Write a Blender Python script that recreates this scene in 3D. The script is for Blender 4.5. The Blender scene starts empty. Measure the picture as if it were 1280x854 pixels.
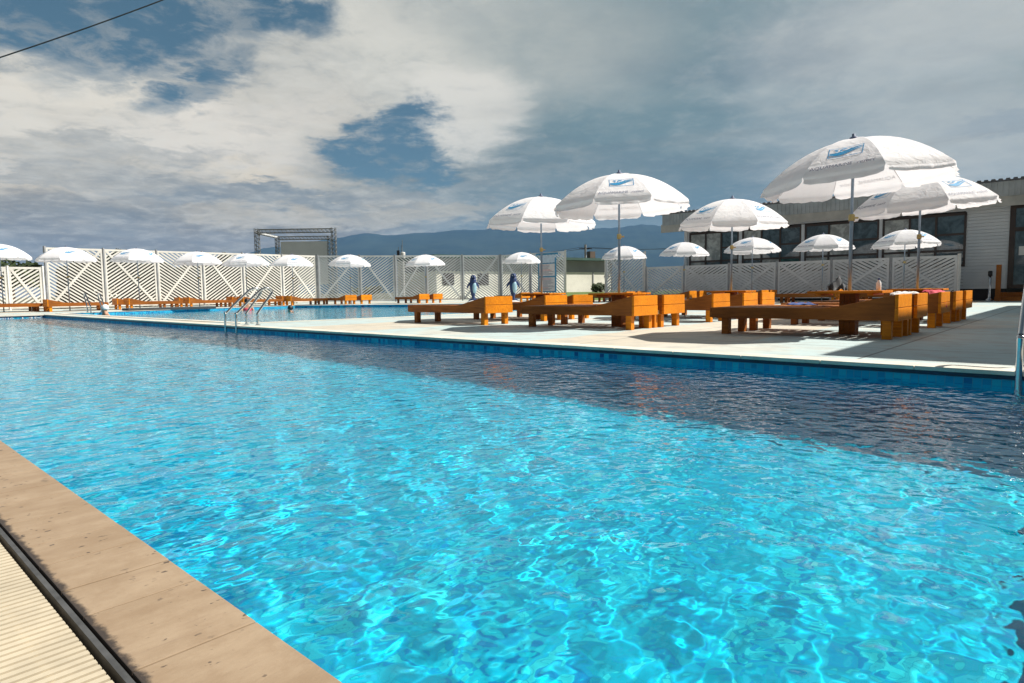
import bpy, bmesh, math, random
import numpy as np
from mathutils import Vector, Matrix
random.seed(7)
rng = np.random.default_rng(11)
S = bpy.context.scene
COL = S.collection
rad = math.radians

# ------------------------------------------------------------------ camera
CH = 0.55                       # eye height above the deck
PITCH = math.atan(63/800); ROLL = rad(0.75)
cam = bpy.data.cameras.new('camera'); camo = bpy.data.objects.new('camera', cam); COL.objects.link(camo)
cam.sensor_width = 36; cam.lens = 22.5; cam.clip_start = 0.05; cam.clip_end = 40000
FW = Vector((0, math.cos(PITCH), -math.sin(PITCH))); RT0 = Vector((1, 0, 0)); UP0 = RT0.cross(FW)
RT = RT0*math.cos(ROLL)-UP0*math.sin(ROLL); UP = UP0*math.cos(ROLL)+RT0*math.sin(ROLL)
camo.matrix_world = Matrix(((RT.x, UP.x, -FW.x, 0), (RT.y, UP.y, -FW.y, 0), (RT.z, UP.z, -FW.z, CH), (0, 0, 0, 1)))
S.camera = camo

# pool frame: D runs along the pool away from the camera to the left, N across it to the back right
D = Vector((-.741, .671, 0)).normalized(); N = Vector((D.y, -D.x, 0))
TH = math.atan2(D.y, D.x)
def W(u, v, z=0.): return Vector((D.x*u+N.x*v, D.y*u+N.y*v, z))
def ray(x, y): return FW+RT*((x-640)/800)-UP*((y-427)/800)
def at_depth(x, y, Z):
    d = ray(x, y); return Vector((0, 0, CH))+d*(Z/d.y)
def on_u(x, u, y=366): d = ray(x, y); t = u/d.dot(D); p = d*t; return p.dot(N)
def on_v(x, v, y=366): d = ray(x, y); t = v/d.dot(N); p = d*t; return p.dot(D)

# ------------------------------------------------------------------ world, sun, exposure
SUN_H = (D*-.675+N*.738).normalized(); SUN_EL = rad(46)
sun = bpy.data.lights.new('sun', 'SUN'); suno = bpy.data.objects.new('sun', sun); COL.objects.link(suno)
sun.energy = 5.0; sun.angle = rad(.5); sun.color = (1, .95, .87)
SD = Vector((SUN_H.x*math.cos(SUN_EL), SUN_H.y*math.cos(SUN_EL), math.sin(SUN_EL)))
suno.rotation_euler = (-SD).to_track_quat('-Z', 'Y').to_euler(); suno.location = (0, 0, 60)
try: sun.cycles.is_caustics_light = True
except Exception as e: print('caustic light', e)
S.view_settings.view_transform = 'Standard'; S.view_settings.look = 'None'
S.view_settings.exposure = 0.65; S.view_settings.gamma = 1; S.view_settings.use_curve_mapping = False
S.cycles.max_bounces = 10; S.cycles.transparent_max_bounces = 12
S.cycles.use_denoising = True

world = bpy.data.worlds.new('World'); S.world = world; world.use_nodes = True
class NT:
    def __init__(s, tree): s.t = tree; s.n = tree.nodes; s.l = tree.links
    def new(s, typ, **kw):
        n = s.n.new(typ)
        for k, v in kw.items(): setattr(n, k, v)
        return n
    def put(s, sock, v):
        if isinstance(v, bpy.types.NodeSocket): s.l.new(v, sock)
        elif v is not None:
            if isinstance(v, (tuple, list)) and len(v) == 3 and sock.type == 'RGBA': v = (*v, 1)
            sock.default_value = v
    def math(s, op, a, b=None, c=None, clamp=False):
        n = s.new('ShaderNodeMath', operation=op, use_clamp=clamp)
        s.put(n.inputs[0], a); s.put(n.inputs[1], b)
        if c is not None: s.put(n.inputs[2], c)
        return n.outputs[0]
    def vmath(s, op, a, b=None, scale=None):
        n = s.new('ShaderNodeVectorMath', operation=op); s.put(n.inputs[0], a)
        if b is not None: s.put(n.inputs[1], b)
        if scale is not None: s.put(n.inputs['Scale'], scale)
        return n.outputs['Value'] if op in ('LENGTH', 'DOT_PRODUCT', 'DISTANCE') else n.outputs[0]
    def mix(s, f, a, b, mode='MIX'):
        n = s.new('ShaderNodeMix', data_type='RGBA', blend_type=mode)
        s.put(n.inputs[0], f); s.put(n.inputs[6], a); s.put(n.inputs[7], b); return n.outputs[2]
    def rng(s, v, a, b, c=0., d=1., t='SMOOTHSTEP'):
        n = s.new('ShaderNodeMapRange', interpolation_type=t)
        for i, q in enumerate((v, a, b, c, d)): s.put(n.inputs[i], q)
        return n.outputs[0]
    def noise(s, vec, scale, detail=4, rough=.55, dist=0., col=False, lac=2.):
        n = s.new('ShaderNodeTexNoise'); s.put(n.inputs['Vector'], vec)
        n.inputs['Scale'].default_value = scale; n.inputs['Detail'].default_value = detail
        n.inputs['Roughness'].default_value = rough; n.inputs['Distortion'].default_value = dist; n.inputs['Lacunarity'].default_value = lac
        return n.outputs['Color' if col else 'Fac']
    def ramp(s, f, stops):
        n = s.new('ShaderNodeValToRGB'); s.put(n.inputs[0], f); e = n.color_ramp.elements
        while len(e) < len(stops): e.new(.5)
        for q, (p, c) in zip(e, stops): q.position = p; q.color = (*c, 1)
        return n.outputs[0]
    def comb(s, x, y, z=0.):
        n = s.new('ShaderNodeCombineXYZ')
        for i, q in enumerate((x, y, z)): s.put(n.inputs[i], q)
        return n.outputs[0]
    def sep(s, v):
        n = s.new('ShaderNodeSeparateXYZ'); s.put(n.inputs[0], v); return n.outputs

def lin(r, g, b):
    f = lambda c: (c/255/12.92 if c <= 10 else ((c/255+.055)/1.055)**2.4)
    return (f(r), f(g), f(b))

def build_world():
    t = NT(world.node_tree); t.n.clear()
    out = t.new('ShaderNodeOutputWorld'); bg = t.new('ShaderNodeBackground'); t.l.new(bg.outputs[0], out.inputs[0])
    STR = .1; bg.inputs[1].default_value = STR
    sky = t.new('ShaderNodeTexSky', sky_type='NISHITA', sun_disc=False)
    sky.sun_elevation = SUN_EL; sky.sun_rotation = math.atan2(SUN_H.x, SUN_H.y)
    sky.air_density = 1.; sky.dust_density = .6; sky.ozone_density = 2.
    tc = t.new('ShaderNodeTexCoord'); d = t.vmath('NORMALIZE', tc.outputs['Generated'])
    x, y, z = t.sep(d)
    az = t.math('MULTIPLY', t.math('ARCTAN2', x, y), 180/math.pi)
    el = t.math('MULTIPLY', t.math('ARCSINE', z), 180/math.pi)
    # clouds lie on a layer overhead: project the direction on it for the fine structure
    zz = t.math('ADD', t.math('MAXIMUM', z, 0.), .16)
    cp = t.comb(t.math('DIVIDE', x, zz), t.math('DIVIDE', y, zz), 0.)
    n1 = t.noise(cp, 1.1, 9, .58, .25, True)
    n2 = t.noise(t.vmath('ADD', cp, (7.3, 2.1, 0)), 3.1, 9, .62, .4, True)
    p0 = t.comb(az, el, 0.)
    w1 = t.vmath('MULTIPLY', t.vmath('SUBTRACT', n1, (.5, .5, .5)), (13, 6.5, 0))
    w2 = t.vmath('MULTIPLY', t.vmath('SUBTRACT', n2, (.5, .5, .5)), (8, 3.6, 0))
    n3 = t.noise(t.vmath('ADD', cp, (1.7, 9.1, 0)), 8.5, 8, .66, .3, True)
    w3 = t.vmath('MULTIPLY', t.vmath('SUBTRACT', n3, (.5, .5, .5)), (5, 2.6, 0))
    p = t.vmath('ADD', p0, t.vmath('ADD', t.vmath('ADD', w1, w2), w3))
    def pix(px, py):
        q = ray(px, py).normalized(); return (math.degrees(math.atan2(q.x, q.y)), math.degrees(math.asin(q.z)))
    def blob(px, py, rx, ry, soft=1., rot=0.):
        c = pix(px, py); v = t.vmath('SUBTRACT', p, (c[0], c[1], 0))
        if rot:
            n = t.new('ShaderNodeVectorRotate', rotation_type='Z_AXIS'); t.put(n.inputs['Vector'], v); n.inputs['Angle'].default_value = rad(rot); v = n.outputs[0]
        v = t.vmath('MULTIPLY', v, (1/rx, 1/ry, 0))
        return t.rng(t.vmath('LENGTH', v), 1.+soft*.36, 1.-soft*.36)
    f1 = t.sep(n1)[0]; f2 = t.sep(n2)[1]
    # base cloud deck: grey to pale with height
    g = t.rng(el, 0., 34.)
    colr = t.ramp(g, [(0, lin(92, 118, 128)), (.2, lin(98, 122, 130)), (.45, lin(132, 150, 152)), (.75, lin(160, 170, 173)), (1, lin(172, 178, 178))])
    coll = t.ramp(g, [(0, lin(130, 122, 106)), (.16, lin(140, 132, 116)), (.32, lin(166, 156, 136)), (.6, lin(176, 174, 164)), (1, lin(170, 174, 170))])
    base = t.mix(t.rng(az, -16., 4.), coll, colr)
    base = t.mix(t.rng(f2, .38, .72, 0., .34), base, lin(188, 190, 184))
    base = t.mix(t.rng(f1, .52, .3, 0., .38), base, lin(112, 128, 138))
    def over(b, m, c, amt):
        return t.mix(t.math('MULTIPLY', m, amt), b, lin(*c))
    # slate mass in the middle, pale masses to both sides
    base = over(base, blob(735, 150, 15, 11, 1.3), (96, 124, 130), .8)
    base = over(base, blob(600, 235, 17, 4.5, 1.3), (114, 130, 132), .7)
    base = over(base, blob(860, 60, 12, 6, 1.4), (118, 139, 143), .6)
    base = over(base, blob(1180, 160, 9, 3.5, 1.2), (176, 180, 176), .75)
    base = over(base, blob(1060, 80, 10, 7, 1.3), (160, 170, 172), .55)
    base = over(base, blob(1235, 190, 8, 3.5, 1.2), (178, 182, 178), .6); base = over(base, blob(1150, 25, 12, 4, 1.2), (182, 186, 184), .7); base = over(base, blob(1255, 150, 3.5, 1.2, 1.2), (140, 152, 158), .6)
    base = over(base, blob(620, 60, 13, 5, 1.3), (186, 186, 178), .55)
    base = over(base, blob(470, 80, 11, 5, 1.2, 18), (210, 207, 196), .75)
    base = over(base, blob(575, 140, 6, 3.2, 1.1), (218, 214, 204), .8)
    base = over(base, blob(110, 150, 15, 4.5, 1.1, -8), (228, 220, 204), .9)
    base = over(base, blob(300, 170, 8, 4.2, 1.1, -14), (224, 216, 202), .85)
    base = over(base, blob(190, 232, 16, 1.9, 1.1), (222, 208, 182), .9)
    base = over(base, blob(330, 60, 7, 4, 1.3, 20), (172, 172, 166), .5)
    base = over(base, blob(90, 268, 17, 2.4, 1.1), (140, 132, 116), .9)
    base = over(base, blob(330, 238, 8, .9, .9), (104, 118, 126), .75)
    base = over(base, blob(120, 185, 9, .8, 1.), (150, 152, 148), .6)
    base = over(base, blob(90, 207, 9, .7, 1.), (138, 142, 140), .6)
    base = over(base, blob(440, 268, 13, 1.1, 1.1), (196, 184, 160), .7); base = over(base, blob(430, 245, 9, 1., 1.1), (140, 142, 136), .6)
    base = over(base, blob(90, 300, 24, 1.9, 1.2), (134, 126, 112), .85)
    # holes where the blue shows
    hole = blob(482, 180, 4.4, 2.5, .8, -14)
    for b in (blob(40, 20, 12, 3., 1., -4), blob(190, 40, 7, 2.2, 1.2, -24), blob(335, 18, 5, 1.6, 1.3), blob(240, 100, 4.5, 1.6, 1.4, -30), blob(530, 208, 2.6, 1.3, 1.2)):
        hole = t.math('MAXIMUM', hole, b)
    # away from the picture the sky is broken cloud over blue
    away = t.math('MULTIPLY', t.rng(t.math('ABSOLUTE', az), 52., 74.), 1.)
    away = t.math('MAXIMUM', away, t.rng(el, 40., 58.))
    hole = t.math('MAXIMUM', hole, t.math('MULTIPLY', away, t.rng(f1, .56, .44, 0., .6)))
    hole = t.math('MULTIPLY', hole, t.math('MULTIPLY', t.rng(f2, .74, .5, .35, 1.), t.rng(t.sep(n3)[1], .66, .46, .62, 1.)))
    blue = t.vmath('SCALE', sky.outputs[0], scale=.36)
    blue = t.vmath('SCALE', blue, scale=t.math('SUBTRACT', 1., t.math('MULTIPLY', away, .6)))  # unseen blue dimmed too, for less fill light in the shade
    blue = t.mix(1., t.mix(.2, blue, (1.0, 2.0, 2.6)), (.74, .90, .86), 'MULTIPLY')
    # unseen cloud overhead and behind the camera is darkened to deepen the shade
    base = t.mix(t.math('MULTIPLY', away, .92), base, lin(46, 62, 78))
    st = t.noise(t.comb(t.math('MULTIPLY', az, .05), t.math('MULTIPLY', el, .42), 3.), 1., 7, .6, .5)
    base = t.mix(t.math('MULTIPLY', t.rng(st, .5, .72, 0., .5), t.math('MULTIPLY', t.rng(el, 22., 6.), .6)), base, lin(112, 114, 110))
    base = t.mix(t.math('MULTIPLY', t.math('MULTIPLY', t.rng(st, .48, .3, 0., .45), t.rng(el, 24., 8.)), t.rng(az, -4., -16.)), base, lin(206, 196, 176))
    base = t.mix(t.math('MULTIPLY', t.rng(t.sep(n2)[0], .42, .7, 0., .32), t.rng(az, 8., -14., .35, 1.)), base, lin(212, 208, 196))
    base = t.mix(t.rng(t.sep(n1)[2], .5, .3, 0., .4), base, lin(96, 114, 126))
    f3 = t.sep(n3)[0]
    base = t.mix(t.math('MULTIPLY', t.rng(f3, .46, .68, 0., .3), t.rng(az, 6., -14., .25, 1.)), base, lin(222, 218, 206))
    base = t.mix(t.math('MULTIPLY', t.rng(f3, .5, .32, 0., .2), t.rng(az, 6., -14., .3, 1.)), base, lin(92, 110, 122))
    cl = t.vmath('SCALE', base, scale=1/STR*.71)
    t.put(bg.inputs[0], t.mix(hole, cl, blue))
build_world()

# ------------------------------------------------------------------ materials
def mat(name, col=(.5, .5, .5), rough=.6, metal=0., spec=.5):
    m = bpy.data.materials.new(name); m.use_nodes = True; t = NT(m.node_tree); b = t.n['Principled BSDF']
    t.put(b.inputs['Base Color'], (*col, 1)); b.inputs['Roughness'].default_value = rough; b.inputs['Metallic'].default_value = metal
    b.inputs['Specular IOR Level'].default_value = spec
    return m, t, b
def vary(m3, amt=.25, scale=6., detail=5, obj=True, bump=0., bscale=40., stretch=None):
    """breaks up a flat colour with cloudy tone changes"""
    m, t, b = m3; tc = t.new('ShaderNodeTexCoord'); v = tc.outputs['Object']
    if stretch: v = t.vmath('MULTIPLY', v, stretch)
    c = tuple(b.inputs['Base Color'].default_value)[:3]
    f = t.rng(t.noise(v, scale, detail, .6), .3, .7)
    t.put(b.inputs['Base Color'], t.mix(f, tuple(k*(1-amt) for k in c), tuple(min(1, k*(1+amt)) for k in c)))
    if bump:
        bn = t.new('ShaderNodeBump'); bn.inputs['Strength'].default_value = bump; bn.inputs['Distance'].default_value = .01
        t.put(bn.inputs['Height'], t.noise(v, bscale, 4)); t.put(b.inputs['Normal'], bn.outputs[0])
    return m

def uvcoords(t):
    """pool-frame coordinates (u, v, z) from world position"""
    g = t.new('ShaderNodeNewGeometry').outputs['Position']; _, _, z = t.sep(g)
    return t.comb(t.vmath('DOT_PRODUCT', g, tuple(D)), t.vmath('DOT_PRODUCT', g, tuple(N)), z)

def m_mosaic(name, cols, size=.045, grout=(.25, .5, .55), vertical=False):
    m, t, b = mat(name, rough=.9 if not vertical else .5, spec=0. if not vertical else .2); v = uvcoords(t); u, w, z = t.sep(v)
    if vertical: v = t.comb(t.math('ADD', u, w), z, 0.)
    else: v = t.comb(u, w, 0.)
    s = t.vmath('SCALE', v, scale=1/size); fl = t.vmath('FLOOR', s); fr = t.vmath('FRACTION', s)
    wn = t.new('ShaderNodeTexWhiteNoise', noise_dimensions='3D'); t.put(wn.inputs['Vector'], fl)
    n = len(cols); c = t.ramp(wn.outputs['Value'], [(i/(n-1), k) for i, k in enumerate(cols)])
    fx, fy, _ = t.sep(fr)
    e = t.math('MINIMUM', t.math('MINIMUM', fx, t.math('SUBTRACT', 1., fx)), t.math('MINIMUM', fy, t.math('SUBTRACT', 1., fy)))
    c = t.mix(t.rng(e, .06, .03), c, grout)
    cl = t.noise(v, .9, 3)
    c = t.mix(t.rng(cl, .3, .7, 0., .25), c, tuple(k*.6 for k in cols[0]))
    t.put(b.inputs['Base Color'], c); return m
M_floor = m_mosaic('pool_floor_mosaic', [(.0, .32, .62), (.0, .44, .68), (.0, .58, .74), (.0, .50, .68), (.03, .78, .82), (.0, .42, .68), (.0, .62, .74)], .05, (.0, .50, .64))
M_wall = m_mosaic('pool_wall_mosaic', [(.01, .17, .40), (.015, .32, .56), (.02, .42, .64), (.03, .52, .68), (.01, .10, .30)], .05, (.10, .36, .52), True)

def m_water():
    m = bpy.data.materials.new('clear_pool_water'); m.use_nodes = True; t = NT(m.node_tree); t.n.clear()
    o = t.new('ShaderNodeOutputMaterial'); g = t.new('ShaderNodeBsdfGlass'); g.inputs['IOR'].default_value = 1.33; g.inputs['Roughness'].default_value = 0.
    g.inputs['Color'].default_value = (.93, .985, 1, 1); t.l.new(g.outputs[0], o.inputs[0])
    v = uvcoords(t); wv = t.vmath('MULTIPLY', v, (1.25, 1., 1.))
    h1 = t.noise(wv, 9.5, 1, .45, 0.); h2 = t.noise(t.vmath('ADD', wv, (5, 3, 0)), 19., 1, .5, .2)
    h = t.math('ADD', t.math('MULTIPLY', h1, .0120), t.math('MULTIPLY', h2, .0034))
    bn = t.new('ShaderNodeBump'); bn.inputs['Strength'].default_value = 1.; bn.inputs['Distance'].default_value = 1.
    t.put(bn.inputs['Height'], h); t.put(g.inputs['Normal'], bn.outputs[0]); return m
M_water = m_water()

def m_deck():
    m, t, b = mat('painted_concrete_deck', rough=.7); v = uvcoords(t); u, w, z = t.sep(v)
    wob = t.math('MULTIPLY', t.math('SUBTRACT', t.noise(v, 1.6, 3), .5), .25)
    uu = t.math('ADD', u, wob)
    cream, mint = (.55, .49, .39), (.44, .545, .54)
    # worn painted lanes across the deck, alternately mint and cream
    lane = t.math('FRACT', t.math('DIVIDE', t.math('ADD', uu, .55), 5.2))
    k = t.math('MULTIPLY', t.rng(lane, .60, .62), t.rng(lane, .99, .97))
    c = t.mix(k, mint, cream)
    c = t.mix(t.rng(t.noise(v, .55, 4), .5, .62, 0., .75), c, (.57, .55, .47))
    c = t.mix(t.rng(t.noise(v, 3.5, 6, .65), .42, .72, 0., .7), c, (.37, .36, .33))
    c = t.mix(t.rng(t.noise(t.vmath('MULTIPLY', v, (.5, 6., 1)), 1.4, 5, .65), .52, .72, 0., .28), c, (.36, .36, .34))
    j1 = t.math('ABSOLUTE', t.math('SUBTRACT', t.math('FRACT', t.math('DIVIDE', u, 2.6)), .5))
    j2 = t.math('ABSOLUTE', t.math('SUBTRACT', t.math('FRACT', t.math('DIVIDE', t.math('SUBTRACT', w, .3), 2.45)), .5))
    c = t.mix(t.math('MULTIPLY', t.rng(t.math('MINIMUM', j1, j2), .006, .003), .8), c, (.14, .14, .13))
    c = t.mix(t.rng(t.noise(v, 34, 3), .68, .74, 0., .45), c, (.25, .24, .22))
    t.put(b.inputs['Base Color'], c)
    bn = t.new('ShaderNodeBump'); bn.inputs['Strength'].default_value = .3; bn.inputs['Distance'].default_value = .004
    t.put(bn.inputs['Height'], t.noise(v, 60, 5)); t.put(b.inputs['Normal'], bn.outputs[0]); return m
M_deck = m_deck()

def m_coping():
    m, t, b = mat('sandstone_coping', rough=.62); v = uvcoords(t); u, w, z = t.sep(v)
    c = t.mix(t.rng(t.noise(t.vmath('MULTIPLY', v, (3., 1., 1.)), 3.2, 7, .65), .32, .68), (.285, .20, .125), (.365, .27, .18))
    c = t.mix(t.rng(t.noise(v, 16, 6, .7), .4, .72, 0., .5), c, (.26, .175, .105))
    # long brushed scratches across the slabs
    c = t.mix(t.rng(t.noise(t.vmath('MULTIPLY', v, (60, 4, 1)), 1., 4, .7), .58, .74, 0., .6), c, (.26, .18, .12))
    # dark pitted specks and blotches
    sp = t.rng(t.noise(t.vmath('MULTIPLY', v, (1.6, 1, 1)), 42, 2, .5), .655, .70)
    sp = t.math('MULTIPLY', sp, t.rng(t.noise(v, 5, 3), .42, .55))
    c = t.mix(t.math('MULTIPLY', sp, .85), c, (.06, .045, .035))
    bl = t.rng(t.noise(t.vmath('ADD', v, (3.3, 1, 0)), 8., 3, .5), .70, .76)
    c = t.mix(t.math('MULTIPLY', bl, .75), c, (.09, .065, .045))
    # black dirt creeping in along the gutter side
    ed = t.math('ADD', t.math('SUBTRACT', w, .287), t.math('MULTIPLY', t.math('SUBTRACT', t.noise(v, 30, 5, .7), .5), .035))
    c = t.mix(t.math('MULTIPLY', t.rng(ed, .014, .002), t.rng(w, .285, .45, 1., 0.)), c, (.045, .033, .026))
    t.put(b.inputs['Base Color'], c)
    bn = t.new('ShaderNodeBump'); bn.inputs['Strength'].default_value = .35; bn.inputs['Distance'].default_value = .003
    t.put(bn.inputs['Height'], t.noise(t.vmath('MULTIPLY', v, (8, 2, 1)), 12, 6, .7)); t.put(b.inputs['Normal'], bn.outputs[0]); return m
M_coping = m_coping()
M_edge = vary(mat('pale_coping', (.66, .62, .53), .6), .14, 3., bump=.15)
M_navy = vary(mat('shadow_gap_navy', (.008, .015, .05), .35), .4, 9.)  # dark strip colour standing for the shadow below the coping
M_grate = vary(mat('cream_plastic_grate', (.54, .465, .34), .5), .12, 8.)
M_angle = vary(mat('dull_steel_angle', (.10, .10, .10), .55, .4), .3, 14.)
M_dark = mat('dark_void', (.012, .012, .012), .9)[0]

def m_wood(name, c0, c1, rough=.5):
    m, t, b = mat(name, rough=rough, spec=.25); tc = t.new('ShaderNodeTexCoord'); oi = t.new('ShaderNodeObjectInfo')
    v = t.vmath('ADD', tc.outputs['Object'], t.vmath('SCALE', (3.1, 7.7, 1.3), scale=oi.outputs['Random']))
    g = t.noise(t.vmath('MULTIPLY', v, (1.4, 16, 16)), 2.4, 6, .62, .6)
    k = t.noise(v, 2.2, 3)
    c = t.mix(t.rng(g, .3, .7), c0, c1)
    c = t.mix(t.rng(k, .35, .7, 0., .45), c, tuple(q*.55 for q in c0))
    c = t.mix(t.rng(oi.outputs['Random'], 0., 1., 0., .3), c, tuple(q*.6 for q in c0))
    sp = t.rng(t.noise(t.vmath('MULTIPLY', v, (4, 9, 9)), 3.3, 2), .7, .76)
    c = t.mix(t.math('MULTIPLY', sp, .6), c, (.05, .018, .006))
    t.put(b.inputs['Base Color'], c)
    bn = t.new('ShaderNodeBump'); bn.inputs['Strength'].default_value = .2; bn.inputs['Distance'].default_value = .004
    t.put(bn.inputs['Height'], g); t.put(b.inputs['Normal'], bn.outputs[0]); return m
M_wood = m_wood('orange_stained_pine', (.66, .19, .003), (.92, .33, .006))
M_bed = m_wood('shaded_pine', (.25, .076, .010), (.43, .14, .018), .55)  # same pine as the headboards, with shade put into its colour
M_pale = m_wood('bare_pine', (.58, .40, .20), (.72, .55, .32))

def m_fabric():
    m = bpy.data.materials.new('white_umbrella_fabric'); m.use_nodes = True; t = NT(m.node_tree); b = t.n['Principled BSDF']; o = t.n['Material Output']
    tc = t.new('ShaderNodeTexCoord')
    c = t.mix(t.rng(t.noise(tc.outputs['Object'], 4, 4), .35, .7), (.93, .93, .97), (.97, .97, .99)); t.put(b.inputs['Base Color'], c)
    b.inputs['Roughness'].default_value = .75; b.inputs['Specular IOR Level'].default_value = .2
    bn = t.new('ShaderNodeBump'); bn.inputs['Strength'].default_value = .55; bn.inputs['Distance'].default_value = .03
    t.put(bn.inputs['Height'], t.noise(tc.outputs['Object'], 9, 4, .55, .8)); t.put(b.inputs['Normal'], bn.outputs[0])
    tr = t.new('ShaderNodeBsdfTranslucent'); tr.inputs[0].default_value = (.95, .95, .985, 1)
    mx = t.new('ShaderNodeMixShader'); mx.inputs[0].default_value = .34
    t.l.new(b.outputs[0], mx.inputs[1]); t.l.new(tr.outputs[0], mx.inputs[2]); t.l.new(mx.outputs[0], o.inputs[0]); return m
M_fab = m_fabric()
M_logo = vary(mat('printed_cyan', (.01, .25, .50), .6), .1, 9.)
M_ink = vary(mat('printed_slate', (.10, .13, .22), .6), .1, 9.)
M_pole = vary(mat('blue_grey_painted_steel', (.22, .29, .37), .38, .35), .15, 7.)
M_rib = vary(mat('white_rib_steel', (.7, .7, .72), .4), .1, 8.)
M_clamp = vary(mat('yellow_plastic_clamp', (.42, .32, .12), .45), .15, 9.)
M_chrome = vary(mat('polished_steel', (.62, .62, .62), .12, 1.), .06, 12.)
def m_fence(name, c):
    m, t, b = mat(name, rough=.6); g = t.new('ShaderNodeNewGeometry').outputs['Position']
    f = t.rng(t.noise(g, 1.2, 6, .65), .35, .75); c1 = t.mix(f, c, tuple(k*.80 for k in c))
    z = t.sep(g)[2]
    dirt = t.math('MULTIPLY', t.rng(z, .55, 0.), t.rng(t.noise(g, 4, 4), .3, .7))
    t.put(b.inputs['Base Color'], t.mix(t.math('MULTIPLY', dirt, .4), c1, (.3, .26, .2))); return m
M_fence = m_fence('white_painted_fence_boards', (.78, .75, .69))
M_fenceg = m_fence('shaded_fence_boards', (.66, .68, .70))  # same white boards, greyed because these fences stand in shade
M_post = vary(mat('grey_fence_post', (.34, .35, .37), .5, .2), .15, 4.)
M_postw = vary(mat('white_fence_post', (.75, .74, .72), .5), .1, 4.)

# ------------------------------------------------------------------ mesh helpers
class MB:
    def __init__(s): s.v = []; s.f = []
    def add(s, vs, fs):
        o = len(s.v); s.v += [tuple(p) for p in vs]; s.f += [tuple(i+o for i in f) for f in fs]; return s
    def box(s, x0, x1, y0, y1, z0, z1, M=None):
        vs = [Vector((x, y, z)) for z in (z0, z1) for x, y in ((x0, y0), (x1, y0), (x1, y1), (x0, y1))]
        if M is not None: vs = [M @ p for p in vs]
        return s.add(vs, [(3, 2, 1, 0), (4, 5, 6, 7), (0, 1, 5, 4), (1, 2, 6, 5), (2, 3, 7, 6), (3, 0, 4, 7)])
    def prism(s, poly, a, b, f):
        """poly 2-D points; f(p, t) -> 3-D for t in (a, b)"""
        n = len(poly); vs = [f(p, a) for p in poly]+[f(p, b) for p in poly]
        return s.add(vs, [tuple(range(n-1, -1, -1)), tuple(range(n, 2*n))]+[(i, (i+1) % n, (i+1) % n+n, i+n) for i in range(n)])
    def tube(s, pts, r, k=8, cap=True):
        pts = [Vector(p) for p in pts]; rs = r if isinstance(r, (list, tuple)) else [r]*len(pts); rings = []
        up = Vector((0, 0, 1))
        prev = None
        for i, p in enumerate(pts):
            d = ((pts[min(i+1, len(pts)-1)]-pts[max(i-1, 0)])).normalized()
            a = prev if prev is not None else (up if abs(d.z) < .9 else Vector((1, 0, 0)))
            x = (a-d*a.dot(d))
            if x.length < 1e-5: x = d.orthogonal()
            x.normalize(); yv = d.cross(x); prev = x
            rings.append([p+(x*math.cos(2*math.pi*j/k)+yv*math.sin(2*math.pi*j/k))*rs[i] for j in range(k)])
        vs = [q for g in rings for q in g]; n = len(pts)
        fs = [(i*k+j, i*k+(j+1) % k, (i+1)*k+(j+1) % k, (i+1)*k+j) for i in range(n-1) for j in range(k)]
        if cap: fs += [tuple(range(k-1, -1, -1)), tuple(range((n-1)*k, n*k))]
        return s.add(vs, fs)
    def lathe(s, prof, k=16, c=(0, 0, 0), sx=1., sy=1.):
        vs = [(c[0]+r*math.cos(2*math.pi*j/k)*sx, c[1]+r*math.sin(2*math.pi*j/k)*sy, c[2]+z) for r, z in prof for j in range(k)]
        n = len(prof); fs = [(i*k+j, i*k+(j+1) % k, (i+1)*k+(j+1) % k, (i+1)*k+j) for i in range(n-1) for j in range(k)]
        return s.add(vs, fs+[tuple(range(k-1, -1, -1)), tuple(range((n-1)*k, n*k))])
    def obj(s, name, m, parent=None, smooth=False, bevel=0.):
        me = bpy.data.meshes.new(name); me.from_pydata(s.v, [], s.f); me.update()
        bm = bmesh.new(); bm.from_mesh(me); bmesh.ops.recalc_face_normals(bm, faces=bm.faces)
        if bevel: bmesh.ops.bevel(bm, geom=[e for e in bm.edges if len(e.link_faces) == 2 and e.calc_face_angle(0) > .5], offset=bevel, segments=2, profile=.6, affect='EDGES', clamp_overlap=True)
        bm.to_mesh(me); bm.free()
        if smooth: me.polygons.foreach_set('use_smooth', [True]*len(me.polygons))
        if m: me.materials.append(m)
        o = bpy.data.objects.new(name, me); COL.objects.link(o)
        if parent is not None: o.parent = parent
        return o
def tag(o, label=None, cat=None, group=None, kind=None):
    if label: o['label'] = label
    if cat: o['category'] = cat
    if group: o['group'] = group
    if kind: o['kind'] = kind
    return o
def thing(name, label, cat, loc, rz=0., group=None):
    o = bpy.data.objects.new(name, None); COL.objects.link(o); o.location = loc; o.rotation_euler = (0, 0, rz); o.empty_display_size = .2
    return tag(o, label, cat, group)
def kids(o): return [c for c in bpy.data.objects if c.parent == o]
def dup(o, parent=None):
    c = o.copy(); COL.objects.link(c)
    if parent is not None: c.parent = parent
    for ch in kids(o): dup(ch, c)
    return c
def recast(o, loc, rz, label, group=None):
    c = dup(o); c.location = loc; c.rotation_euler = (0, 0, rz); c['label'] = label
    if group: c['group'] = group
    return c
def text_mesh(body, size=1., shear=0.):
    cu = bpy.data.curves.new('t', 'FONT'); cu.body = body; cu.size = size; cu.shear = shear; cu.align_x = 'CENTER'; cu.resolution_u = 3
    o = bpy.data.objects.new('t', cu); COL.objects.link(o); dg = bpy.context.evaluated_depsgraph_get(); dg.update()
    me = o.evaluated_get(dg).to_mesh(); vs = [tuple(v.co) for v in me.vertices]; fs = [tuple(p.vertices) for p in me.polygons]
    o.evaluated_get(dg).to_mesh_clear(); bpy.data.objects.remove(o); bpy.data.curves.remove(cu); return vs, fs
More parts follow.
